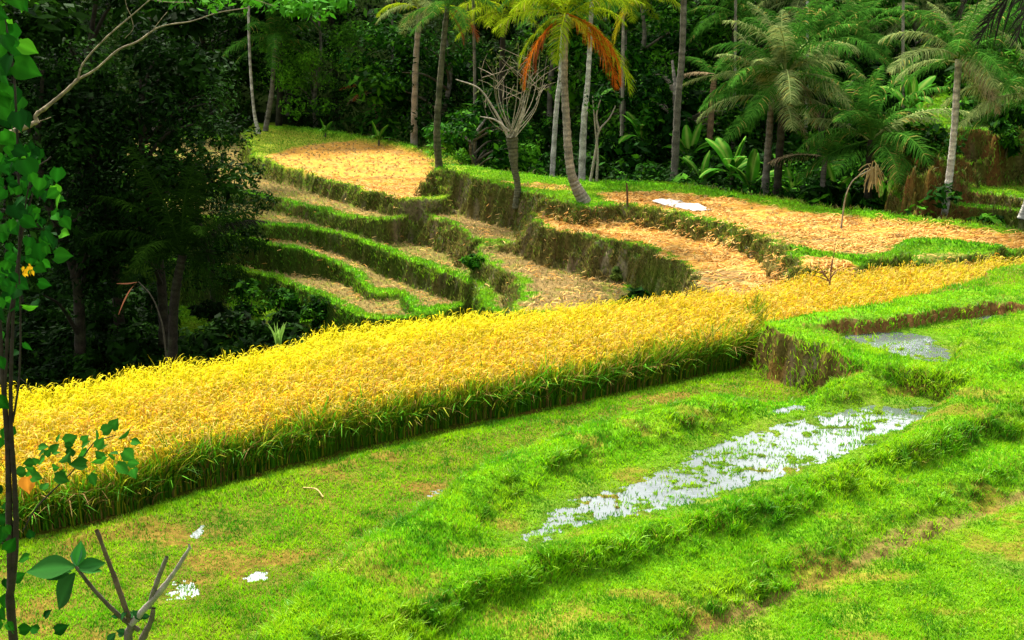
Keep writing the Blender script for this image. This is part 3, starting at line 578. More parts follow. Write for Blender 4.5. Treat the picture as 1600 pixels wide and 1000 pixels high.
LEAFCOL = dict(dark=[[.006, .022, .002], [.010, .036, .003], [.004, .014, .002], [.016, .055, .004]], mid=[[.007, .044, .002], [.016, .082, .003], [.004, .022, .002], [.045, .16, .005]],
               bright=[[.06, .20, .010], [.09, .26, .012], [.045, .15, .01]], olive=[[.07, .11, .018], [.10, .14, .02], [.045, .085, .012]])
def crownpoints(g, h, r, nb, h0=.35):
    c = []
    while len(c) < nb:
        p = g.uniform(-1, 1, 3)
        if np.linalg.norm(p) < 1 and np.linalg.norm(p) > .35: c.append(p)
    c = np.array(c); return c * np.array([r, r, h * (1 - h0) / 2]) + np.array([0, 0, h * (1 + h0) / 2])
def tree_proto(kind, col, seed):
    key = (kind, col, seed)
    if key in _proto: return _proto[key]
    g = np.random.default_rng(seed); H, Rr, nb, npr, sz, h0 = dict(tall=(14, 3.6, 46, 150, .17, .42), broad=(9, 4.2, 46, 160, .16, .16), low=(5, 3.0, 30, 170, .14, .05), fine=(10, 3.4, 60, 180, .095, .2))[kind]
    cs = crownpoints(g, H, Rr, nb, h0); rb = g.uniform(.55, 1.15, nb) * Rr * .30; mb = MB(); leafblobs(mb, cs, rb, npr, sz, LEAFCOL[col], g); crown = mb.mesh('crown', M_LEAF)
    tb = MB(); sp_ = [(0, 0, -.4), (g.uniform(-.3, .3), g.uniform(-.3, .3), H * .3), (g.uniform(-.5, .5), g.uniform(-.5, .5), H * .62), (g.uniform(-.6, .6), g.uniform(-.6, .6), H * .9)]
    q = trunk_mesh('t', sp_, [.22, .16, .12, .05], 'dark' if col == 'dark' else 'grey', seed); tb.v += q.v; tb.q += q.q; tb.c += q.c; tb.n = q.n; sc = curve(sp_, 10)
    for k in g.choice(nb, 12, replace=False):
        j = int(np.clip((cs[k][2] / H - .12) / .95 * len(sc), 4, len(sc) - 4)); a = sc[j]; b = cs[k]; V, Q, C = tube(curve([a, (a + b) / 2 + np.array([0, 0, .3]), b], 5), np.linspace(.08, .02, 11), [.035, .03, .02] if col == 'dark' else [.10, .09, .06], 5); tb.add(V, Q, C)
    _proto[key] = (tb.mesh('trunk', M_BARK), crown); return _proto[key]
def tree(px, Y, kind, col, seed, label, scale=1., group=None, name='broadleaf_tree', pyb=None, cat='tree', zs=1.):
    p = atY(px, 300, Y); z = gz(p[0], p[1])[0]; t = thing(name, label, cat, (p[0], p[1], z), (px * 7 + Y * 13) % 6.28, group); tm, cm = tree_proto(kind, col, seed)
    link('trunk', tm, t); link('crown', cm, t); t.scale = (scale, scale, scale * zs); return t

# ---- the marked palms and trunks
g0 = (-.1)
p = pts(67.5, (645, 236), (649, 120), (656, 12)); p = basefix(p)
palm(p, [.24, .19, .16], 'pale', 'tall straight pale palm trunk rising from the back rim of the upper left dry field', crownset(1, 16, 'pale', 'lime'), .85, 1, 'coconut palms', moss=.2)
p = gnd(686, 262); p = [p] + pts(p[1], (683, 200), (690, 100), (699, 10))
palm(p, [.2, .17, .14, .12], 'mossy', 'dark lichen spotted palm with a reddish dead frond, at the corner of the plateau bank', crownset(2, 13, 'green') + [(-20, -20, 60, 'red', .75), (10, -50, 40, 'red', .6)], .75, 2, 'coconut palms', moss=.8)
p = basefix(pts(74.5, (404, 200))); p = [p[0]] + pts(74.5, (396, 165), (389, 60), (389, -60))
palm(p, [.17, .10, .09, .08], 'white', 'very thin whitish palm trunk at the far left corner of the upper dry field', crownset(3, 12, 'green'), .7, 3, 'coconut palms', moss=.35)
p = gnd(914, 318); Ym = p[1]
palm([p] + pts(Ym, (893, 272), (886, 200), (882, 120), (884, 22)), [.30, .19, .16, .14, .13], 'pale', 'leaning coconut palm with yellow green crown and hanging orange fronds on the field bank',
     [(185, 35, 60, 'lime', 1), (200, 15, 60, 'lime', 1), (170, 60, 80, 'lime', .9), (0, 55, 75, 'lime', .9), (20, 30, 85, 'lime', .85), (-15, 70, 60, 'green', .9), (90, 70, 60, 'green', .9), (60, 45, 90, 'green', .9), (120, 50, 80, 'green', .9), (-60, 75, 50, 'lime', .9), (-120, 55, 95, 'lime', .8),
      (-95, -10, 110, 'lime', .82), (-170, -35, 60, 'orange', 1.05), (-165, -30, 70, 'red', .8), (178, -25, 60, 'lime', .9), (-10, -20, 75, 'orange', 1.15), (-25, -28, 60, 'orange', 1.1), (5, -5, 100, 'yellow', .8), (12, -25, 60, 'lime', 1.3), (-40, 0, 115, 'yellow', .55), (-150, 20, 110, 'black', .55), (40, 65, 70, 'lime', .95), (-70, 50, 85, 'lime', .9), (140, 65, 60, 'lime', .9), (195, 50, 70, 'lime', 1.), (-5, 40, 70, 'lime', 1.), (100, 20, 70, 'green', .9), (150, 40, 90, 'lime', .9)], .82, 5, 'coconut palms', 7, moss=.35)
p = pts(53, (857, 272), (868, 190), (876, 110), (880, 0)); p = basefix(p)
palm(p, [.16, .12, .10, .09], 'white', 'slim whitish palm trunk just left of the leaning palm with orange fronds', crownset(6, 14, 'green', 'pale'), .8, 6, 'coconut palms', moss=.25)
p = pts(51, (907, 284), (912, 200), (919, 120), (926, -20)); p = basefix(p)
palm(p, [.2, .15, .12, .10], 'white', 'pale mottled palm trunk just right of the leaning palm with orange fronds', crownset(7, 14, 'green', 'lime'), .8, 7, 'coconut palms', moss=.45)
p = pts(52, (1053, 292), (1058, 180), (1066, 80), (1070, -60)); p = basefix(p)
palm(p, [.2, .17, .15, .14], 'grey', 'tall grey palm trunk behind the white tarp with one yellow frond hanging high beside it', crownset(8, 14, 'green') + [(180, -22, 66, 'yellow', 1.25)], 1., 8, 'coconut palms', moss=.4)
p = pts(58, (1105, 247), (1112, 170), (1116, 118)); p = basefix(p)
palm(p, [.19, .16, .15], 'brown', 'short brown palm trunk with a few withered pale fronds at its top', [(180, 10, 30, 'dead', .5), (172, -5, 35, 'pale', .55), (5, 10, 40, 'pale', .5), (60, 40, 60, 'green', .7), (120, 50, 60, 'green', .7), (30, 60, 60, 'green', .7)], .9, 9, 'coconut palms', moss=.15)
p = pts(48, (1193, 312), (1200, 235), (1206, 150)); p = basefix(p)
palm(p, [.2, .16, .14], 'grey', 'left palm of the close pair with a spreading silvery green crown', crownset(11, 22, 'pale', 'green', 1), .92, 11, 'coconut palms')
p = pts(47.3, (1213, 314), (1219, 225), (1228, 112)); p = basefix(p)
palm(p, [.2, .17, .14], 'dark', 'right palm of the close pair, dark trunk and upright arching fronds', crownset(12, 22, 'green', 'pale', 1, 1.1), .98, 12, 'coconut palms')
p = pts(46, (1355, 330), (1358, 270), (1362, 218)); p = basefix(p)
palm(p, [.2, .18, .17], 'dark', 'short young palm with long dark fronds behind the right end of the dry field', crownset(13, 20, 'green', None, 0, 1.12) + [(8, 38, 62, 'pale', 1.12), (25, 30, 50, 'pale', .9), (172, 40, 70, 'pale', .9)], 1.05, 13, 'coconut palms')
p = pts(41.6, (1474, 346), (1484, 270), (1491, 200), (1498, 92)); p = basefix(p)
palm(p, [.17, .14, .13, .13], 'white', 'palm with whitish lower trunk standing alone before the brown earth bank', crownset(14, 19, 'green', 'pale') + [(-60, -25, 55, 'dead', .8), (30, -38, 40, 'pale', .75)], .85, 14, 'coconut palms', moss=.5)
p = pts(41, (1594, 362), (1608, 300), (1625, 150)); p = basefix(p)
palm(p, [.17, .15, .13], 'white', 'whitish palm trunk leaning out of the picture at the right edge', crownset(15, 18, 'green', 'pale'), .9, 15, 'coconut palms')
p = pts(46.5, (1283, 326), (1286, 280), (1290, 245)); p = basefix(p)
palm(p, [.13, .12, .12], 'grey', 'stunted little palm with a brown dead frond stretched to the left', [(180, 12, 45, 'dead', .62), (200, 20, 50, 'dark', .6), (10, 30, 70, 'dark', .6), (60, 50, 70, 'green', .6), (120, 55, 70, 'green', .6), (-30, 45, 80, 'dark', .6), (-90, 60, 80, 'green', .5)], 1., 16, 'coconut palms')
for k, (x, ytop, Y, lab, col, sc) in enumerate([(1340, 60, 62, 'background palm with high crown between the close pair and the brown earth bank', 'green', 1.), (1430, 30, 68, 'far palm with tangled crown above the upper right terraces', 'pale', .95), (1290, 70, 57, 'background palm whose crown fills the gap right of the close pair', 'green', 1.), (1560, 60, 60, 'far palm with drooping fronds above the brown earth bank', 'green', 1.),
        (1150, 20, 64, 'background palm left of the close pair with crown cut by the top edge', 'green', 1.), (980, -10, 62, 'background palm whose fronds hang in at the top, right of the orange fronds', 'lime', .9), (790, 10, 60, 'background palm with bright fronds above the bare pollarded tree', 'lime', .9), (430, 60, 76, 'dim palm with hanging fronds in the forest right of the thin white trunk', 'green', 1.), (1590, 170, 52, 'palm with sweeping fronds at the right edge above the earth bank', 'green', .95), (1255, -10, 66, 'far palm behind the close pair with crown at the top edge', 'pale', 1.)]):
    q = pts(Y, (x - 10, 320), (x - 5, ytop + 80), (x, ytop)); q = basefix(q); palm(q, [.2, .16, .13], 'grey' if k % 2 else 'dark', lab, crownset(30 + k, 18, col), sc, 30 + k, 'coconut palms')
p = pts(76, (587, 212), (588, 180), (584, 142)); p = basefix(p)
palm(p, [.16, .15, .14], 'brown', 'small withered palm with brown hanging fronds in the dark forest edge', [(185, 25, 60, 'red', .6), (175, 0, 60, 'dead', .55), (20, 10, 70, 'red', .5), (230, 20, 90, 'red', .5), (90, 50, 60, 'dark', .6), (-20, 50, 80, 'dark', .6)], 1., 41, 'coconut palms')
p = pts(37, (262, 560), (272, 480), (285, 398)); p = basefix(p)
palm(p, [.2, .17, .15], 'dark', 'dark silhouetted palm at the ravine edge with one frond arching over the left terraces', [(5, 32, 75, 'dark', .85), (-10, 5, 70, 'dark', .65), (25, 60, 80, 'dark', .8), (180, 60, 60, 'dark', .9), (150, 75, 40, 'dark', 1.1), (200, 45, 80, 'dark', .9), (90, 70, 60, 'dark', .9), (60, 80, 40, 'dark', 1.0), (-60, 60, 90, 'dark', .8), (-100, 40, 90, 'dark', .8), (170, 20, 80, 'dark', .8), (-40, -10, 70, 'dark', .6), (-140, 10, 90, 'dark', .7), (12, 45, 60, 'black', .8)], 1., 42, 'coconut palms')
p = np.array([7.9, 14., 0]); p[2] = gz(p[0], p[1])[0]
palm([p, p + np.array([0, 0, 2.]), (7.55, 14, CZ + .75)], [.2, .17, .15], 'grey', 'near palm outside the right edge whose dark withered fronds dangle into the corner', [(172, 0, 80, 'black', .8), (180, 8, 90, 'black', .75), (165, 18, 100, 'black', .85), (190, 25, 100, 'black', .7), (176, 30, 110, 'black', .7), (20, 30, 60, 'dark', .7), (90, 50, 60, 'dark', .7), (-60, 40, 80, 'dark', .6)], 1., 43, 'coconut palms')

for k, (x, yb, xt, Y, kd, lb) in enumerate([(613, 226, 611, 79, 'grey', 'thin dim trunk standing between the small withered palm and the tall straight pale palm'), (742, 268, 738, 60, 'grey', 'thin grey trunk between the lichen spotted palm and the pollarded tree'), (968, 285, 974, 60, 'pale', 'thin pale trunk right of the forked sapling'), (1142, 300, 1150, 62, 'pale', 'thin pale trunk behind the tall banana plant, right of the short brown palm'), (1255, 310, 1262, 60, 'white', 'thin whitish trunk just right of the close pair of palms'), (1405, 320, 1412, 60, 'pale', 'thin pale trunk between the short young palm and the lone palm')]):
    q = basefix(pts(Y, (x, yb), ((x + xt) / 2 + 2, yb / 2), (xt, -70))); palm(q, [.11, .09, .08, .07], kd, lb, crownset(60 + k, 12, 'green'), .7, 60 + k, 'coconut palms', moss=.4, name='slender_palm')
# ---- the bare pollarded tree
def bare_tree():
    base = gnd(808, 318); Y = base[1]; t = thing('pollarded_tree', 'nearly leafless pollarded tree with a fan of thin branches on the terrace bank', 'tree', base); g = np.random.default_rng(3)
    loc = [np.array([0, 0, -.2])] + [q - base for q in pts(Y, (809, 290), (804, 262), (800, 214))]
    link('trunk', trunk_mesh('trunk', loc, [.22, .14, .15, .27], 'mossy', 51, moss=.4).mesh('trunk', M_BARK), t); top = loc[-1]; mb = MB(); lf = MB(); tips = []
    for k in range(20):
        a = g.uniform(-1, 1); x = 800 + a * 62; y = g.uniform(55, 150) + abs(a) * 25; e = atY(x, y, Y + g.uniform(-1.3, 1.3)) - base; m = (top + e) / 2 + np.array([a * .35, g.uniform(-.3, .3), -.15])
        V, Q, C = tube(curve([top + g.normal(0, .07, 3), m, e], 6), np.linspace(.022, .005, 13), np.array([.27, .25, .16]) * g.uniform(.6, 1.2), 5); mb.add(V, Q, C); tips.append(e)
        for _ in range(2):
            e2 = m + (e - m) * g.uniform(.2, .8); e3 = e2 + np.array([g.normal(0, .5), g.normal(0, .4), g.uniform(.2, .9)]); V, Q, C = tube([e2, (e2 + e3) / 2 + g.normal(0, .04, 3), e3], [.014, .01, .006], [.24, .2, .13], 4); mb.add(V, Q, C); tips.append(e3)
    arc = [q - base for q in pts(Y, (797, 222), (785, 195), (770, 168), (748, 138), (712, 124))]; V, Q, C = tube(curve(arc, 6), np.linspace(.06, .018, 25), [.36, .32, .24], 6); mb.add(V, Q, C)
    arc = [q - base for q in pts(Y - .3, (795, 205), (775, 188), (750, 182))]; V, Q, C = tube(curve(arc, 6), np.linspace(.05, .015, 13), [.36, .32, .24], 6); mb.add(V, Q, C)
    link('branches', mb.mesh('branches', M_BARK), t); leafblobs(lf, tips, np.full(len(tips), .35), 5, .055, LEAFCOL['olive'], g); link('foliage', lf.mesh('foliage', M_LEAF), t)
bare_tree()
# ---- forked sapling between the pale trunks
def sapling():
    p = pts(49, (922, 286), (925, 255), (930, 235)); p = basefix(p); base = p[0]; t = thing('forked_sapling', 'thin forked grey sapling beside the pale mottled trunk', 'sapling', base); mb = MB(); g = np.random.default_rng(8)
    for path in ([(922, 286), (930, 240), (936, 205), (952, 185), (962, 165)], [(932, 286), (934, 240), (930, 200), (926, 150)], [(936, 205), (932, 180), (940, 150)]):
        q = [atY(x, y, 49) - base for x, y in path]; q[0][2] = min(q[0][2], 0.05) if path[0][1] > 280 else q[0][2]; V, Q, C = tube(curve(q, 5), np.linspace(.055, .02, 5 * (len(q) - 1) + 1), [.28, .25, .19], 6); mb.add(V, Q, C)
    link('stems', mb.mesh('stems', M_BARK), t); lf = MB(); cs = [atY(x, y, 49) - base for x, y in ((940, 150), (930, 165), (955, 170), (920, 150))]; leafblobs(lf, cs, [.5] * 4, 30, .09, LEAFCOL['mid'], g); link('crown', lf.mesh('crown', M_LEAF), t)
sapling()

# ---- forest trees
FG = 'broadleaf trees of the forest edge'
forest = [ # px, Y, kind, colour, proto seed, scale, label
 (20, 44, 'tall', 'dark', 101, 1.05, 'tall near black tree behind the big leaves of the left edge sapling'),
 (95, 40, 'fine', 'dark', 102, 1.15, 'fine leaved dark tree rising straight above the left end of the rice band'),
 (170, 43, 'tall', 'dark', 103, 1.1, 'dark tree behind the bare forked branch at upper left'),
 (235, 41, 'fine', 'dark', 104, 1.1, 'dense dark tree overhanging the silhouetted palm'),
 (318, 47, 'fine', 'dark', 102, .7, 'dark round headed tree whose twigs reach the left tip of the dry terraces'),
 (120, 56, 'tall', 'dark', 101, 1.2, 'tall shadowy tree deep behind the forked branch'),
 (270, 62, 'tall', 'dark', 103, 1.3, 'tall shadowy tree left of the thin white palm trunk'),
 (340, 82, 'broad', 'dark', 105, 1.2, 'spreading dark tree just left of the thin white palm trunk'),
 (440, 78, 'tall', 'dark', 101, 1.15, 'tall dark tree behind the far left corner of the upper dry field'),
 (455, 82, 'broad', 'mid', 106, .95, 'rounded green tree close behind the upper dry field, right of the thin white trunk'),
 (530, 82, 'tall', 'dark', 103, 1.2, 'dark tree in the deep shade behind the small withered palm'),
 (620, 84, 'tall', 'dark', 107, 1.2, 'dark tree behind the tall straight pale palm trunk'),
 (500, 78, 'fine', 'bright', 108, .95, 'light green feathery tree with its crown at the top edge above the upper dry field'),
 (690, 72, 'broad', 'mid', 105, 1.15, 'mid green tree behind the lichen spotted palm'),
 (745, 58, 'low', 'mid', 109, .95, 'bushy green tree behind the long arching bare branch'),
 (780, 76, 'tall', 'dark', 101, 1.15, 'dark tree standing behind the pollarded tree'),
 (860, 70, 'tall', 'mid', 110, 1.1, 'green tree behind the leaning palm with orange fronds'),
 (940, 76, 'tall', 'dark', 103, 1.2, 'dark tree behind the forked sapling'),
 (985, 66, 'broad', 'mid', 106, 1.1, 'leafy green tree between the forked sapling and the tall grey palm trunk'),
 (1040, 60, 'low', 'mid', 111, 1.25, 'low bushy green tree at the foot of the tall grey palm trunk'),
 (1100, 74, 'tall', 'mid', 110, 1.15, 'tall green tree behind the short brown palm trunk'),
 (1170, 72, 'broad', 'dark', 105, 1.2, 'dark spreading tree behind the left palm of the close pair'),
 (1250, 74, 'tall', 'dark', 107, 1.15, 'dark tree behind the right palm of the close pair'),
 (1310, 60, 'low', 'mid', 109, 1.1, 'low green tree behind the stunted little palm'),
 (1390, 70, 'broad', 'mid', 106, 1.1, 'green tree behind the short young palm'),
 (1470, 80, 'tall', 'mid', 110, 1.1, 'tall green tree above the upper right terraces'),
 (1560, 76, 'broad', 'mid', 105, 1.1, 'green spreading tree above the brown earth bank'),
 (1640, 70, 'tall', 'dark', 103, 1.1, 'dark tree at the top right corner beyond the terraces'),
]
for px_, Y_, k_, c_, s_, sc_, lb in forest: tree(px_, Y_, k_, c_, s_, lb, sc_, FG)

# ---- undergrowth: one mass of bushes on the forest floor
def undergrowth():
    g = np.random.default_rng(70); mb = MB(); cen = []; rad = []; cc = []
    n = 5200; r = np.exp(g.uniform(np.log(36), np.log(104), n)); a = np.radians(g.uniform(-26, 26, n)); x = r * np.sin(a); y = r * np.cos(a); u, v = uv(x, y)
    wi, z, nn = gsample(u, v, wild, GZ, SD['near']); lo = CZ + y * math.tan(R(-29.5)); m = (wi > .6) & (nn < -1.2)
    x, y, z = x[m], y[m], z[m]; h = g.uniform(.2, 1, len(x)) ** 1.3 * np.interp(y, [38, 55, 75, 100], [1.0, 2.0, 5.5, 8]); h = np.where((x > 3) & (y < 62), h * .9, h); rr = g.uniform(.5, 1.1, len(x)) * np.interp(y, [38, 70, 100], [.55, 1.0, 1.6])
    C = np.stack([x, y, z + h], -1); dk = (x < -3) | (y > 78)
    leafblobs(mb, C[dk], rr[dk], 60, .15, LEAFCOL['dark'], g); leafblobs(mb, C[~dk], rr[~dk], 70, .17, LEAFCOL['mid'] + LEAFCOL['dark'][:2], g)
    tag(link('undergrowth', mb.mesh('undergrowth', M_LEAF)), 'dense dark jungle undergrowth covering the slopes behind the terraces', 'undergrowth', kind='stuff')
undergrowth()

# ---- banana plants
_bl = {}
def banana_leaf(a0, dr, var):
    key = (a0, dr, var)
    if key in _bl: return _bl[key]
    g = np.random.default_rng(var + 900); k = 14; s = np.linspace(0, 1, k); a = R(a0) - R(dr) * s ** 1.5; ds = 2.0 / (k - 1); x = np.concatenate([[0], np.cumsum(np.cos(a[:-1]) * ds)]); z = np.concatenate([[0], np.cumsum(np.sin(a[:-1]) * ds)])
    w = np.where(s < .14, .02, .30 * np.sin(np.pi * np.clip((s - .1) / .92, 0, 1)) ** .55) + .01; V = []
    for i in range(k):
        up = np.array([-math.sin(a[i]), 0, math.cos(a[i])]); c = np.array([x[i], 0, z[i]])
        for q, l in ((-1, .0), (-.5, .10), (0, 0), (.5, .10), (1, .0)): V.append(c + np.array([0, q * w[i], 0]) + up * (w[i] * (.35 * abs(q) - .5 * q * q) + g.uniform(-.02, .02) * abs(q)))
    Q = [(i * 5 + j, i * 5 + j + 1, (i + 1) * 5 + j + 1, (i + 1) * 5 + j) for i in range(k - 1) for j in range(4)]
    C = np.array([[.045, .20, .008]]) * g.uniform(.8, 1.25, (k * 5, 1)); C[2::5] = [.22, .34, .05]; mb = MB(); mb.add(V, Q, C); V, Q, C = tube([(x[i], 0, z[i] - .015) for i in range(k)], .022 * (1 - .8 * s) + .003, [.2, .32, .05], 5); mb.add(V, Q, C)
    _bl[key] = mb.mesh('banana_leaf', M_LEAF); return _bl[key]
_bs = None
def banana(px, Y, label, sc=1., nl=8, py=300, group='banana plants under the palms', H=1.5, seed=0):
    global _bs
    p = atY(px, py, Y); z = gz(p[0], p[1])[0]; t = thing('banana_plant', label, 'banana plant', (p[0], p[1], z), 0, group)
    if _bs is None: _bs = trunk_mesh('s', [(0, 0, -.1), (.02, 0, .8), (0, 0, 1.5)], [.13, .11, .07], 'mossy', 88, moss=.3).mesh('pseudostem', M_BARK)
    o = link('stem', _bs, t); o.scale = (1, 1, H / 1.5); g = np.random.default_rng(seed + 300)
    for k in range(nl):
        a0, dr = [(82, 25), (70, 55), (60, 75), (48, 95), (30, 90)][k % 5]; l = link('leaf', banana_leaf(a0, dr, k % 3), t, (0, 0, H - .05)); l.rotation_euler = (g.uniform(-.2, .2), 0, R(k * 137 + seed * 40 + g.uniform(-15, 15))); q = g.uniform(.8, 1.1); l.scale = (q, q, q)
    t.scale = (sc * .8,) * 3; return t
for k, (x, Y, lb, sc, nl, H) in enumerate([
 (1142, 51, 'banana plant with upright bright leaves right of the tall grey palm trunk', 1.15, 9, 1.6), (1095, 52, 'banana plant with spreading leaves below the short brown palm trunk', 1., 8, 1.), (1172, 49.5, 'banana plant at the foot of the close pair of palms, on their left', 1., 8, 1.5),
 (1245, 49, 'banana plant just right of the close pair of palms', 1., 8, .8), (1305, 48, 'banana plant right of the stunted little palm', 1.05, 8, .9), (1265, 48, 'low banana plant between the close pair and the stunted little palm', .85, 7, .4), (1410, 49, 'banana plant with broad hanging leaves left of the lone palm before the earth bank', 1.05, 8, 1.3),
 (1385, 47, 'low banana plant close right of the short young palm', .9, 7, .6), (1325, 47, 'low banana plant close left of the short young palm', .8, 7, .4), (1015, 54, 'banana plant low in the shade behind the thin stake', .9, 7, .5), (1000, 58, 'banana plant high in the green slope right of the orange fronds', 1.1, 8, 2.6), (1075, 56, 'banana plant between the tall grey trunk and the short brown trunk', 1., 8, 1.8)]):
    banana(x, Y, lb, sc, nl, 300, 'banana plants under the palms', H, k)
for x, Y, lb, sc in ((594, gnd(594, 224)[1] - .3, 'single small bright banana plant at the back rim of the upper dry field', .62), (512, gnd(512, 212)[1] - .3, 'small bluish green banana plant at the back rim of the upper dry field', .5)):
    b = banana(x, Y, lb, sc * 1.25, 5, 300, None, .5, 5)

# ---- shrubs and weeds in the ravine and on the banks
def bush(p, label, r, n, leaf, col, seed, name='shrub', zf=.8, stems=True):
    t = thing(name, label, 'shrub', p); g = np.random.default_rng(seed); cs = unit(g.normal(0, 1, (n, 3))) * g.uniform(.2, 1, (n, 1)) * r * np.array([1, 1, zf]) + np.array([0, 0, r * zf]); mb = MB(); leafblobs(mb, cs, np.full(n, r * .38), 60, leaf, LEAFCOL[col] if isinstance(col, str) else col, g)
    link('foliage', mb.mesh('foliage', M_LEAF), t); sb = MB()
    for c in cs[:6]: V, Q, C = tube(curve([(0, 0, -.1), c * .5 + np.array([0, 0, -.05]), c], 4), np.linspace(.03, .01, 9), [.1, .08, .05], 5); sb.add(V, Q, C)
    link('stems', sb.mesh('stems', M_BARK), t); return t
for k, (x, y, r, lf, col, lb) in enumerate([
 (385, 500, .95, .11, 'mid', 'broad leaved shrub left of the shadowed bank below the lowest terrace'), (440, 492, .8, .11, 'mid', 'broad leaved shrub in the middle of the shadowed bank below the lowest terrace'), (335, 520, 1., .11, 'dark', 'dark shrub at the foot of the silhouetted palm'),
 (500, 505, .6, .09, 'mid', 'small shrub under the lip of the lowest terrace'), (230, 530, 1.3, .12, 'dark', 'dark shrub in the ravine above the left part of the rice band'), (150, 545, 1.4, .12, 'dark', 'dark shrub in the ravine near the left edge sapling'), (450, 530, .6, .1, 'dark', 'dark low shrub touching the upper edge of the rice band'),
 (742, 424, .35, .10, 'mid', 'small green weed clump on the bank left of the stubble patch'), (232, 285, 1.6, .14, 'bright', 'bright green shrub seen through a gap left of the silhouetted palm'), (165, 300, 1.8, .14, 'bright', 'bright green shrub seen through a gap at the far left'), (200, 350, 1.5, .13, 'mid', 'green shrub below the gap in the dark trees'),
 (965, 440, .3, .08, 'olive', 'small tuft of weeds on the bank under the dry field edge'), (940, 268, .5, .1, 'mid', 'small bush at the back rim behind the leaning palm'), (722, 258, .6, .1, 'bright', 'bright small bush right of the lichen spotted palm'), (845, 268, .4, .1, 'mid', 'little bush beneath the slim whitish palm trunk'), (1445, 262, 1.1, .12, 'mid', 'round green bush on the upper right terrace'), (1570, 250, .8, .12, 'mid', 'green bush on the brown earth bank at the right')]):
    bush(gnd(x, y, 30), lb, r, 12, lf, col, 200 + k)
# ================================================================ SMALL THINGS
def grassy_plant(p, label, n, L_, w_, col, seed, name, cat, lean=(.2, .9)):
    g = np.random.default_rng(seed); C = np.array(col) * g.uniform(.75, 1.3, (n, 1)); mb = MB(); V, Q, C = blades(g.normal(0, .03, (n, 3)) * np.array([1, 1, 0]), g.uniform(.6, 1, n) * L_, np.full(n, w_), g.uniform(0, 6.28, n), g.uniform(*lean, n), g.uniform(-.8, .8, n), C, 6, 2.); mb.add(V, Q, C)
    o = link(name, mb.mesh(name, M_LEAF)); o.location = tuple(p); tag(o, label, cat); return o
grassy_plant(atY(435, 528, 31) - np.array([0, 0, .35]), 'spiky pale green plant poking up behind the rice band', 16, .8, .05, [.20, .34, .06], 1, 'spiky_plant', 'plant', (.05, .6))
grassy_plant(gnd(1199, 437, 30), 'spiky dry plant at the end of the curved grass bank', 20, .75, .035, [.30, .27, .08], 2, 'spiky_plant', 'plant', (.1, .8))
# tarp
def tarp():
    cs = [P(x, y, 7.5) for x, y in ((1018, 317), (1047, 312), (1117, 328), (1085, 333))]; g = np.random.default_rng(4); n, m = 26, 10; V = []; a, b, c, d = [np.array(q) for q in (cs[0], cs[1], cs[2], cs[3])]
    for j in range(m):
        for i in range(n):
            s, t = i / (n - 1), j / (m - 1); p = (a * (1 - s) + d * s) * (1 - t) + (b * (1 - s) + c * s) * t; p = p + .05 * fbm(s * 6, t * 6 + 3, 8) ; V.append((p[0], p[1], 0.))
    V = np.array(V); z = gz(V[:, 0], V[:, 1]); V[:, 2] = z + .06 + .09 * fbm(V[:, 0] * 2.6, V[:, 1] * 2.6, 12); o = V[0].copy(); Q = [(j * n + i, j * n + i + 1, (j + 1) * n + i + 1, (j + 1) * n + i) for j in range(m - 1) for i in range(n - 1)]
    C = np.array([.68, .65, .60]) * (1 + .12 * g.uniform(-1, 1, (len(V), 1))); mb = MB(); mb.add(V - o, Q, C); me = mb.mesh('tarp', mat_attr('white_tarp', .6, .3)); q = link('tarp', me); q.location = tuple(o); md = q.modifiers.new('thick', 'SOLIDIFY'); md.thickness = .012
    tag(q, 'white drying tarp spread flat on the orange straw field', 'tarp')
tarp()
def stick(name, label, cat, paths, col, Y=None, base=None, extra=None):
    base = np.array(base); t = None; mb = MB()
    for path, r in paths:
        q = curve([np.array(p) - base for p in path], 6); V, Q, C = tube(q, np.interp(np.linspace(0, 1, len(q)), np.linspace(0, 1, len(r)), r), col, 7, .12, len(path)); mb.add(V, Q, C)
    if extra is None:
        o = link(name, mb.mesh(name, M_BARK)); o.location = tuple(base); tag(o, label, cat); return o
    t = thing(name, label, cat, base); link('stem', mb.mesh('stem', M_BARK), t); extra(t, base); return t
p = gnd(981, 322, 30); stick('stake', 'thin dark stake standing at the edge of the straw field', 'stake', [([p - np.array([0, 0, .2])] + pts(p[1], (980, 300), (979, 286)), [.04, .035, .03])], [.10, .06, .03], base=p)
p = gnd(1314, 358, 30)
def dryhead(t, base):
    g = np.random.default_rng(5); q = atY(1366, 262, p[1]) - base; c = np.array([.25, .19, .075]) * g.uniform(.6, 1.2, (60, 1)); Pb = np.tile(q, (60, 1)) + g.normal(0, .09, (60, 3)); k = np.linspace(0, 1, 4)
    d = unit(np.stack([g.uniform(-1, 1, 60), g.uniform(-1, 1, 60), g.uniform(-1.6, .1, 60)], -1)); Pt = Pb[:, None] + d[:, None] * (k[None] * g.uniform(.2, .6, (60, 1)))[..., None] - np.array([0, 0, .25]) * (k ** 2)[None, :, None]
    V, Q, C = ribbons(Pt, np.full((60, 4), .035), unit(g.normal(0, 1, (60, 3))), np.repeat(c[:, None], 4, 1)); mb = MB(); mb.add(V, Q, C); link('dry_leaves', mb.mesh('dry_leaves', M_STRAW), t)
stick('bent_dry_stalk', 'pale dry stalk bending right with a straw coloured drooping head', 'dry stalk', [([p - np.array([0, 0, .1])] + pts(p[1], (1317, 335), (1322, 305), (1335, 280), (1366, 262)), [.035, .028, .02, .016, .012])], [.24, .21, .14], base=p, extra=dryhead)
q = atY(1293, 440, 31.5); q[2] = gz(q[0], q[1])[0]; g_ = np.random.default_rng(2)
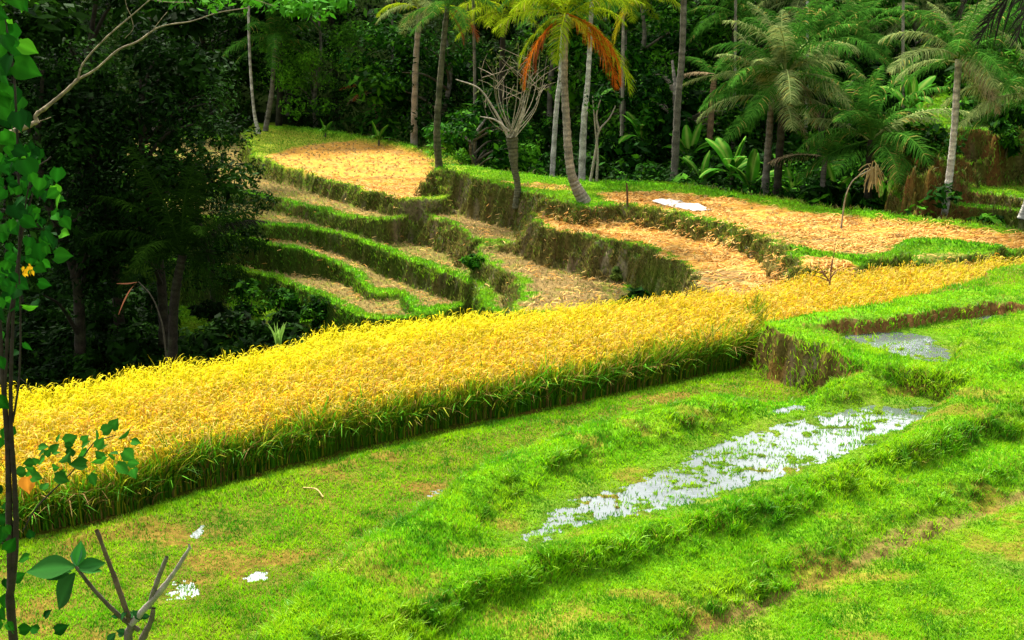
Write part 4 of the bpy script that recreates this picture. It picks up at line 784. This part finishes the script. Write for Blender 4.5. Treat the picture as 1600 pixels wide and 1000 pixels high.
pa = [([q] + pts(31.5, (1297, 440), (1300, 405)), [.03, .02, .01]), (pts(31.5, (1296, 440), (1288, 428), (1279, 415)), [.02, .015, .008]), (pts(31.5, (1297, 436), (1306, 424), (1320, 416)), [.02, .012, .006]), (pts(31.5, (1297, 440), (1286, 435), (1272, 430)), [.02, .012, .006]), (pts(31.5, (1298, 430), (1303, 395), (1306, 375)), [.015, .01, .005]), (pts(31.5, (1290, 432), (1284, 425), (1276, 426)), [.03, .02, .01])]
stick('dead_shrub', 'small bare brown twiggy shrub at the far edge of the rice band', 'dead shrub', pa, [.16, .08, .05], base=q)
q = atY(263, 580, 24.5); stick('thin_twig', 'single thin dark twig sticking up from the rice band at left', 'twig', [([np.array([q[0], q[1], gz(q[0], q[1])[0]])] + pts(24.5, (263, 590), (262, 568)), [.02, .012, .008])], [.05, .04, .02], base=(q[0], q[1], gz(q[0], q[1])[0]))
# drooping stalk with a red brown withered leaf in the ravine
p = atY(262, 560, 33); p[2] = gz(p[0], p[1])[0]
def redleaf(t, base):
    mb = MB(); g = np.random.default_rng(3)
    for pth, w in (([(216, 440), (204, 452), (194, 470), (185, 492)], .10), ([(214, 441), (200, 443), (182, 443)], .05)):
        q = curve([a - base for a in pts(33, *pth)], 5); k = len(q); V, Q, C = ribbons(q[None], (w * np.sin(np.linspace(.3, 3.1, k)) + .01)[None], np.array([[.7, .3, .6]]), np.tile([.26, .10, .05], (1, k, 1))); mb.add(V, Q, C)
    link('withered_leaf', mb.mesh('withered_leaf', M_LEAF), t)
stick('drooping_stalk', 'arching thin stalk with a red brown withered leaf against the dark trees', 'stalk', [([p] + pts(33, (258, 540), (250, 495), (236, 462), (216, 440)), [.03, .025, .02, .015, .012])], [.07, .06, .04], base=p, extra=redleaf)
p = gnd(492, 790); stick('fallen_stick', 'pale curved stick lying on the green grass of the lower paddy', 'stick', [([np.array([P(475, 781, 8.55)[0], P(475, 781, 8.55)[1], p[2] + .05]), np.array([P(495, 787, 8.55)[0], P(495, 787, 8.55)[1], p[2] + .09]), np.array([P(506, 796, 8.55)[0], P(506, 796, 8.55)[1], p[2] + .05])], [.012, .014, .01])], [.5, .36, .14], base=p)

# ---- foreground sapling at the left edge
def bigleaf(mb, c, nrm, ax, L_, col, wr=.42, heart=True):
    """heart shaped leaf: midrib + two folded halves with pointed tip"""
    nrm = unit(nrm); ax = unit(ax - nrm * (ax @ nrm)); bx = np.cross(nrm, ax); s = np.linspace(0, 1, 8); wv = (np.array([.45, .82, 1., .95, .78, .52, .22, .0]) if heart else np.array([.05, .45, .8, 1., .95, .7, .35, 0])) * wr * L_; V = []
    for k in range(8):
        m = c + ax * L_ * s[k] - nrm * .18 * L_ * s[k] ** 2; e = nrm * wv[k] * .22; V += [m - bx * wv[k] + e - ax * (.10 * L_ if (k == 0 and heart) else 0), m - bx * wv[k] * .5 + e * .3, m, m + bx * wv[k] * .5 + e * .3, m + bx * wv[k] + e - ax * (.10 * L_ if (k == 0 and heart) else 0)]
    Q = [(i * 5 + j, i * 5 + j + 1, (i + 1) * 5 + j + 1, (i + 1) * 5 + j) for i in range(7) for j in range(4)]; C = np.tile(np.array(col), (40, 1)); C[2::5] *= 1.5; mb.add(V, Q, C)
def sapling_left():
    Y = 4.2; g = np.random.default_rng(12); b = atY(20, 1000, Y); base = np.array([b[0], b[1], gz(b[0], b[1])[0]]); t = thing('leafy_sapling', 'slender dark stemmed sapling with heart shaped green leaves along the left edge', 'sapling', base)
    def A(x, y, dy=0.): return atY(x, y, Y + dy) - base
    mb = MB()
    for path, r in (([(0, 0, -.1), A(22, 1010), A(17, 900), A(14, 800), A(12, 700), A(4, 590), A(-3, 450)], [.026, .024, .020, .017, .013, .011, .008]), ([A(17, 930), A(24, 860), A(24, 780), A(17, 660), A(18, 560), A(24, 440), A(36, 360), A(52, 300)], [.018, .016, .014, .011, .009, .007, .005, .004]),
                    ([A(16, 700), A(8, 620), A(10, 560), A(14, 500), A(30, 400), A(28, 250), A(22, 120), A(8, 30)], [.009, .009, .009, .008, .007, .006, .005, .004]), ([A(20, 660), A(30, 590), A(32, 500), A(31, 400), A(48, 280), A(80, 245)], [.006, .005, .005, .004, .003, .003]),
                    ([A(36, 830), A(60, 790), A(110, 740), A(140, 700), A(150, 690), A(180, 680)], [.004, .004, .003, .003, .003, .002]), ([A(16, 870), A(5, 850), A(-20, 830)], [.008, .006, .005]), ([A(30, 590), A(42, 600), A(50, 615)], [.003, .002, .002])):
        q = curve(path, 6); V, Q, C = tube(q, .72 * np.interp(np.linspace(0, 1, len(q)), np.linspace(0, 1, len(r)), r), [.030, .024, .014], 8, .15, 3); mb.add(V, Q, C)
    link('stems', mb.mesh('stems', M_BARK), t); lf = MB(); view = unit(np.array([0, -1, .35]))
    def leaf(x, y, sz, tipdir, col=None, tilt=.45, heart=True):
        c = A(x, y, g.uniform(-.35, .35)); a = R(tipdir); ax = np.array([math.cos(a), g.uniform(-.4, .1), math.sin(a)]); n = unit(view + g.normal(0, tilt, 3)); col = col if col is not None else np.array([[.007, .065, .003], [.014, .10, .004], [.004, .035, .003]][g.integers(3)]) * g.uniform(.8, 1.2)
        bigleaf(lf, c, n, ax, .86 * sz * Y / F, col, .48 if heart else .3, heart)
    br = np.array([.06, .24, .008])
    for x, y, s, d, c in ((12, 30, 36, -80, br), (30, 70, 34, -20, br), (5, 55, 40, -60, None), (38, 62, 30, -100, br), (4, 105, 45, -70, None), (22, 100, 50, -15, None), (-5, 135, 46, -60, None), (14, 135, 44, -85, None), (0, 175, 40, -60, None), (2, 205, 44, -70, None), (28, 240, 18, -30, br), (36, 250, 46, -50, None), (10, 250, 44, -80, None), (0, 285, 40, -60, None), (62, 232, 30, -120, None), (72, 275, 26, -110, None), (90, 262, 32, -95, None), (84, 290, 24, -60, br), (95, 305, 26, -70, br), (60, 290, 24, -90, None), (52, 320, 30, -100, None), (20, 320, 38, -70, None), (35, 340, 30, -30, None), (5, 350, 36, -60, None), (70, 360, 30, -60, None), (95, 365, 26, -20, br), (60, 380, 36, -60, None), (85, 400, 34, -10, None), (20, 385, 40, -150, None), (5, 410, 36, -60, None), (30, 430, 34, -80, None), (60, 440, 28, -30, None), (12, 455, 40, -70, None), (35, 478, 30, -40, br), (0, 480, 34, -70, None), (55, 470, 22, -70, None), (38, 535, 24, -60, None), (28, 548, 20, -120, None), (0, 520, 26, -80, None), (-4, 560, 26, -50, None)):
        leaf(x, y, s * .95, d + g.uniform(-12, 12), c)
    for _ in range(120):
        y = g.uniform(220, 490); x = g.uniform(-12, 30 + 75 * math.exp(-((y - 330) / 90) ** 2)); leaf(x, y, g.uniform(14, 27), g.uniform(-150, -20))
    for _ in range(25):
        y = g.uniform(-20, 230); x = g.uniform(-15, 30); leaf(x, y, g.uniform(26, 42), g.uniform(-120, -30))
    for x, y, s, d in ((60, 700, 20, 10), (70, 715, 22, 170), (85, 745, 26, 20), (40, 735, 22, 190), (100, 690, 24, 20), (108, 710, 24, 200), (128, 700, 24, 30), (150, 688, 22, 160), (160, 675, 24, 40), (175, 670, 24, 60), (185, 685, 26, 0), (192, 705, 26, -30), (165, 712, 28, 170), (182, 726, 30, -20), (200, 722, 22, -10), (135, 725, 28, 180), (120, 725, 28, 0), (150, 700, 22, 40), (90, 690, 18, 120), (50, 745, 22, 0), (66, 765, 18, 80), (205, 690, 18, 20), (140, 742, 22, -60), (100, 735, 20, 200)):
        leaf(x, y, s * 1.1, d, np.array([.02, .11, .008]) * g.uniform(.6, 1.6), .9)
    for _ in range(22):
        x = g.uniform(45, 210); leaf(x, 742 - 45 * math.sin((x - 40) / 170 * 2.6) + g.uniform(-16, 16), g.uniform(15, 24), g.uniform(-60, 230), np.array([.015, .09, .006]) * g.uniform(.6, 1.8), .9)
    for _ in range(26):
        y = g.uniform(560, 990); x = g.uniform(-18, 16); leaf(x, y, g.uniform(20, 36), g.uniform(-160, -20))
    for x, y, s, d in ((20, 905, 30, 0), (30, 985, 26, 20), (8, 860, 30, 30), (60, 985, 24, 150), (85, 985, 30, 10), (70, 965, 22, 60), (45, 870, 26, 180), (50, 840, 20, 100)): leaf(x, y, s, d)
    link('foliage', lf.mesh('foliage', M_LEAF), t); fl = MB()
    for k in range(12): bigleaf(fl, A(44 + g.uniform(-8, 8), 422 + g.uniform(-10, 8), -.45), unit(view + g.normal(0, .6, 3)), np.array([g.normal(0, .7), -.2, -1]), 8 * Y / F, [.75, .42, .01], .3)
    link('yellow_flower_cluster', fl.mesh('flowers', M_LEAF), t); fl = MB(); bigleaf(fl, A(42, 745, .1), view, np.array([.1, 0, -1.]), 30 * Y / F, [.60, .22, .02], .5); link('orange_leaf', fl.mesh('orange_leaf', M_LEAF), t)
sapling_left()
def stump_twigs():
    Y = 5.2; g = np.random.default_rng(9); b = atY(205, 1000, Y); base = np.array([b[0], b[1], gz(b[0], b[1])[0]]); t = thing('cut_shrub', 'cut back shrub with bare grey stubs and one leafy tip, lower left corner', 'shrub', base)
    def A(x, y, dy=0.): return atY(x, y, Y + dy) - base
    fork = A(205, 975); mb = MB()
    q = curve([(0, 0, -.1), A(203, 1040), fork], 5); V, Q, C = tube(q, np.linspace(.030, .016, len(q)), [.10, .085, .06], 8, .15, 1); mb.add(V, Q, C); link('stump', mb.mesh('stump', M_BARK), t)
    for path, r0, r1, c in (([fork, A(178, 900), A(151, 828)], .013, .009, [.085, .06, .035]), ([fork, A(245, 930), A(272, 895), A(297, 855)], .016, .008, [.24, .21, .17]), ([A(232, 950), A(245, 910), A(261, 870)], .012, .010, [.13, .11, .08]), ([A(222, 1000), A(236, 970), A(240, 950)], .016, .010, [.11, .09, .06]), ([A(218, 985), A(190, 965), A(150, 925), A(118, 885)], .012, .008, [.07, .06, .035]), ([A(297, 858), A(295, 850)], .006, .004, [.2, .18, .14])):
        q = curve(path, 7); mb = MB(); V, Q, C = tube(q, np.linspace(r0, r1, len(q)) * (1 + .12 * g.uniform(-1, 1, len(q))), np.array(c), 9, .12, 5); mb.add(V, Q, C); link('branch', mb.mesh('branch', M_BARK), t)
    lf = MB()
    for x, y, s, ax, n, c in ((120, 885, 44, (.4, -.2, 1), (.5, -1, .3), [.04, .24, .03]), (118, 886, 42, (-.15, -.2, 1), (-.3, -1, .5), [.07, .25, .09]), (118, 885, 85, (-1, -.3, .28), (.1, -.7, 1), [.03, .14, .02]), (118, 888, 50, (1, -.2, .6), (.1, -.8, .8), [.025, .13, .02]), (116, 888, 55, (-.9, 0, -.1), (0, -.5, 1), [.03, .14, .02]), (118, 895, 85, (-.75, -.1, -1), (-.7, -1, .5), [.02, .09, .015]), (122, 890, 40, (1, .1, -.1), (0, -.4, 1), [.03, .16, .02]), (112, 893, 45, (-1, 0, -.5), (0, -.6, 1), [.03, .15, .02])):
        bigleaf(lf, A(x, y), np.array(n, float), np.array(ax, float), s * Y / F, c, .27, False)
    for _ in range(14): bigleaf(lf, A(g.uniform(165, 225), g.uniform(950, 1000)), unit(np.array([0, -1, .5]) + g.normal(0, .5, 3)), np.array([g.normal(0, 1), 0, g.normal(0, .6)]), g.uniform(14, 26) * Y / F, [.02, .10, .02], .3, False)
    link('leaves', lf.mesh('leaves', M_LEAF), t)
stump_twigs()
# ---- tree reaching in from the left with the bare forked branch
def branch_tree():
    Y = 12.; g = np.random.default_rng(31); base = np.array([-6.6, 12., gz(-6.6, 12.)[0]]); t = thing('overhanging_tree', 'tree outside the left edge reaching in with a bare forked lichen grey branch', 'tree', base)
    def A(x, y, dy=0.): return atY(x, y, Y + dy) - base
    mb = MB(); q = curve([(0, 0, -.2), A(-190, 600), A(-200, 300), A(-170, 0), A(-100, -200)], 8); V, Q, C = tube(q, np.linspace(.16, .07, len(q)), [.14, .12, .085], 10, .1, 4); mb.add(V, Q, C); link('trunk', mb.mesh('trunk', M_BARK), t); mb = MB(); tw = []; TH = .62
    for path, r0, r1 in (([A(-192, 330), A(-100, 260), A(-20, 222), A(20, 206), A(45, 196), A(58, 190)], .06, .036), ([A(58, 192), A(56, 180), A(72, 168), A(100, 145), A(122, 124)], .034, .026), ([A(122, 124), A(127, 105), A(140, 86), A(170, 55), (A(205, 25)), A(245, -10)], .017, .008), ([A(122, 124), A(150, 108), A(185, 78), A(215, 65), A(250, 42), A(300, 33), A(340, 20), A(390, 12)], .019, .006), ([A(205, 27), A(208, 45), A(195, 60)], .006, .004), ([A(205, 25), A(198, 10), A(193, -15)], .007, .004), ([A(235, 52), A(250, 32), A(262, 18)], .007, .004), ([A(60, 190), A(72, 186), A(80, 183)], .008, .004), ([A(24, 208), A(24, 218), A(22, 225)], .006, .003),
                         ([A(-170, 0), A(0, -40), A(150, -30), A(330, -25), A(520, -20)], .05, .012), ([A(150, -30), A(240, 0), A(300, 4)], .01, .004), ([A(330, -25), A(400, 0), A(430, 10)], .01, .004)):
        q = curve(path, 6); V, Q, C = tube(q, TH * np.linspace(r0, r1, len(q)) * (1 + .15 * g.uniform(-1, 1, len(q))), (np.array([.21, .17, .10])[None] * g.uniform(.6, 1.25, (len(q), 1))), 7, .15, 6); mb.add(V, Q, C)
    link('branch', mb.mesh('branch', M_BARK), t); lf = MB(); cs = [A(x, y, g.uniform(-.6, .6)) for x, y in ((250, -8), (275, 2), (300, -6), (330, 4), (355, -4), (390, 4), (420, -6), (450, 2), (480, 6), (510, 0), (535, 4), (425, 12), (465, 18), (500, 20), (30, 5), (10, -5), (120, -15), (330, -20), (400, -20))]
    leafblobs(lf, cs, [.16] * len(cs), 34, .045, [[.05, .22, .01], [.08, .30, .012], [.04, .17, .01]], g, .5, .1); link('foliage', lf.mesh('foliage', M_LEAF), t)
branch_tree()
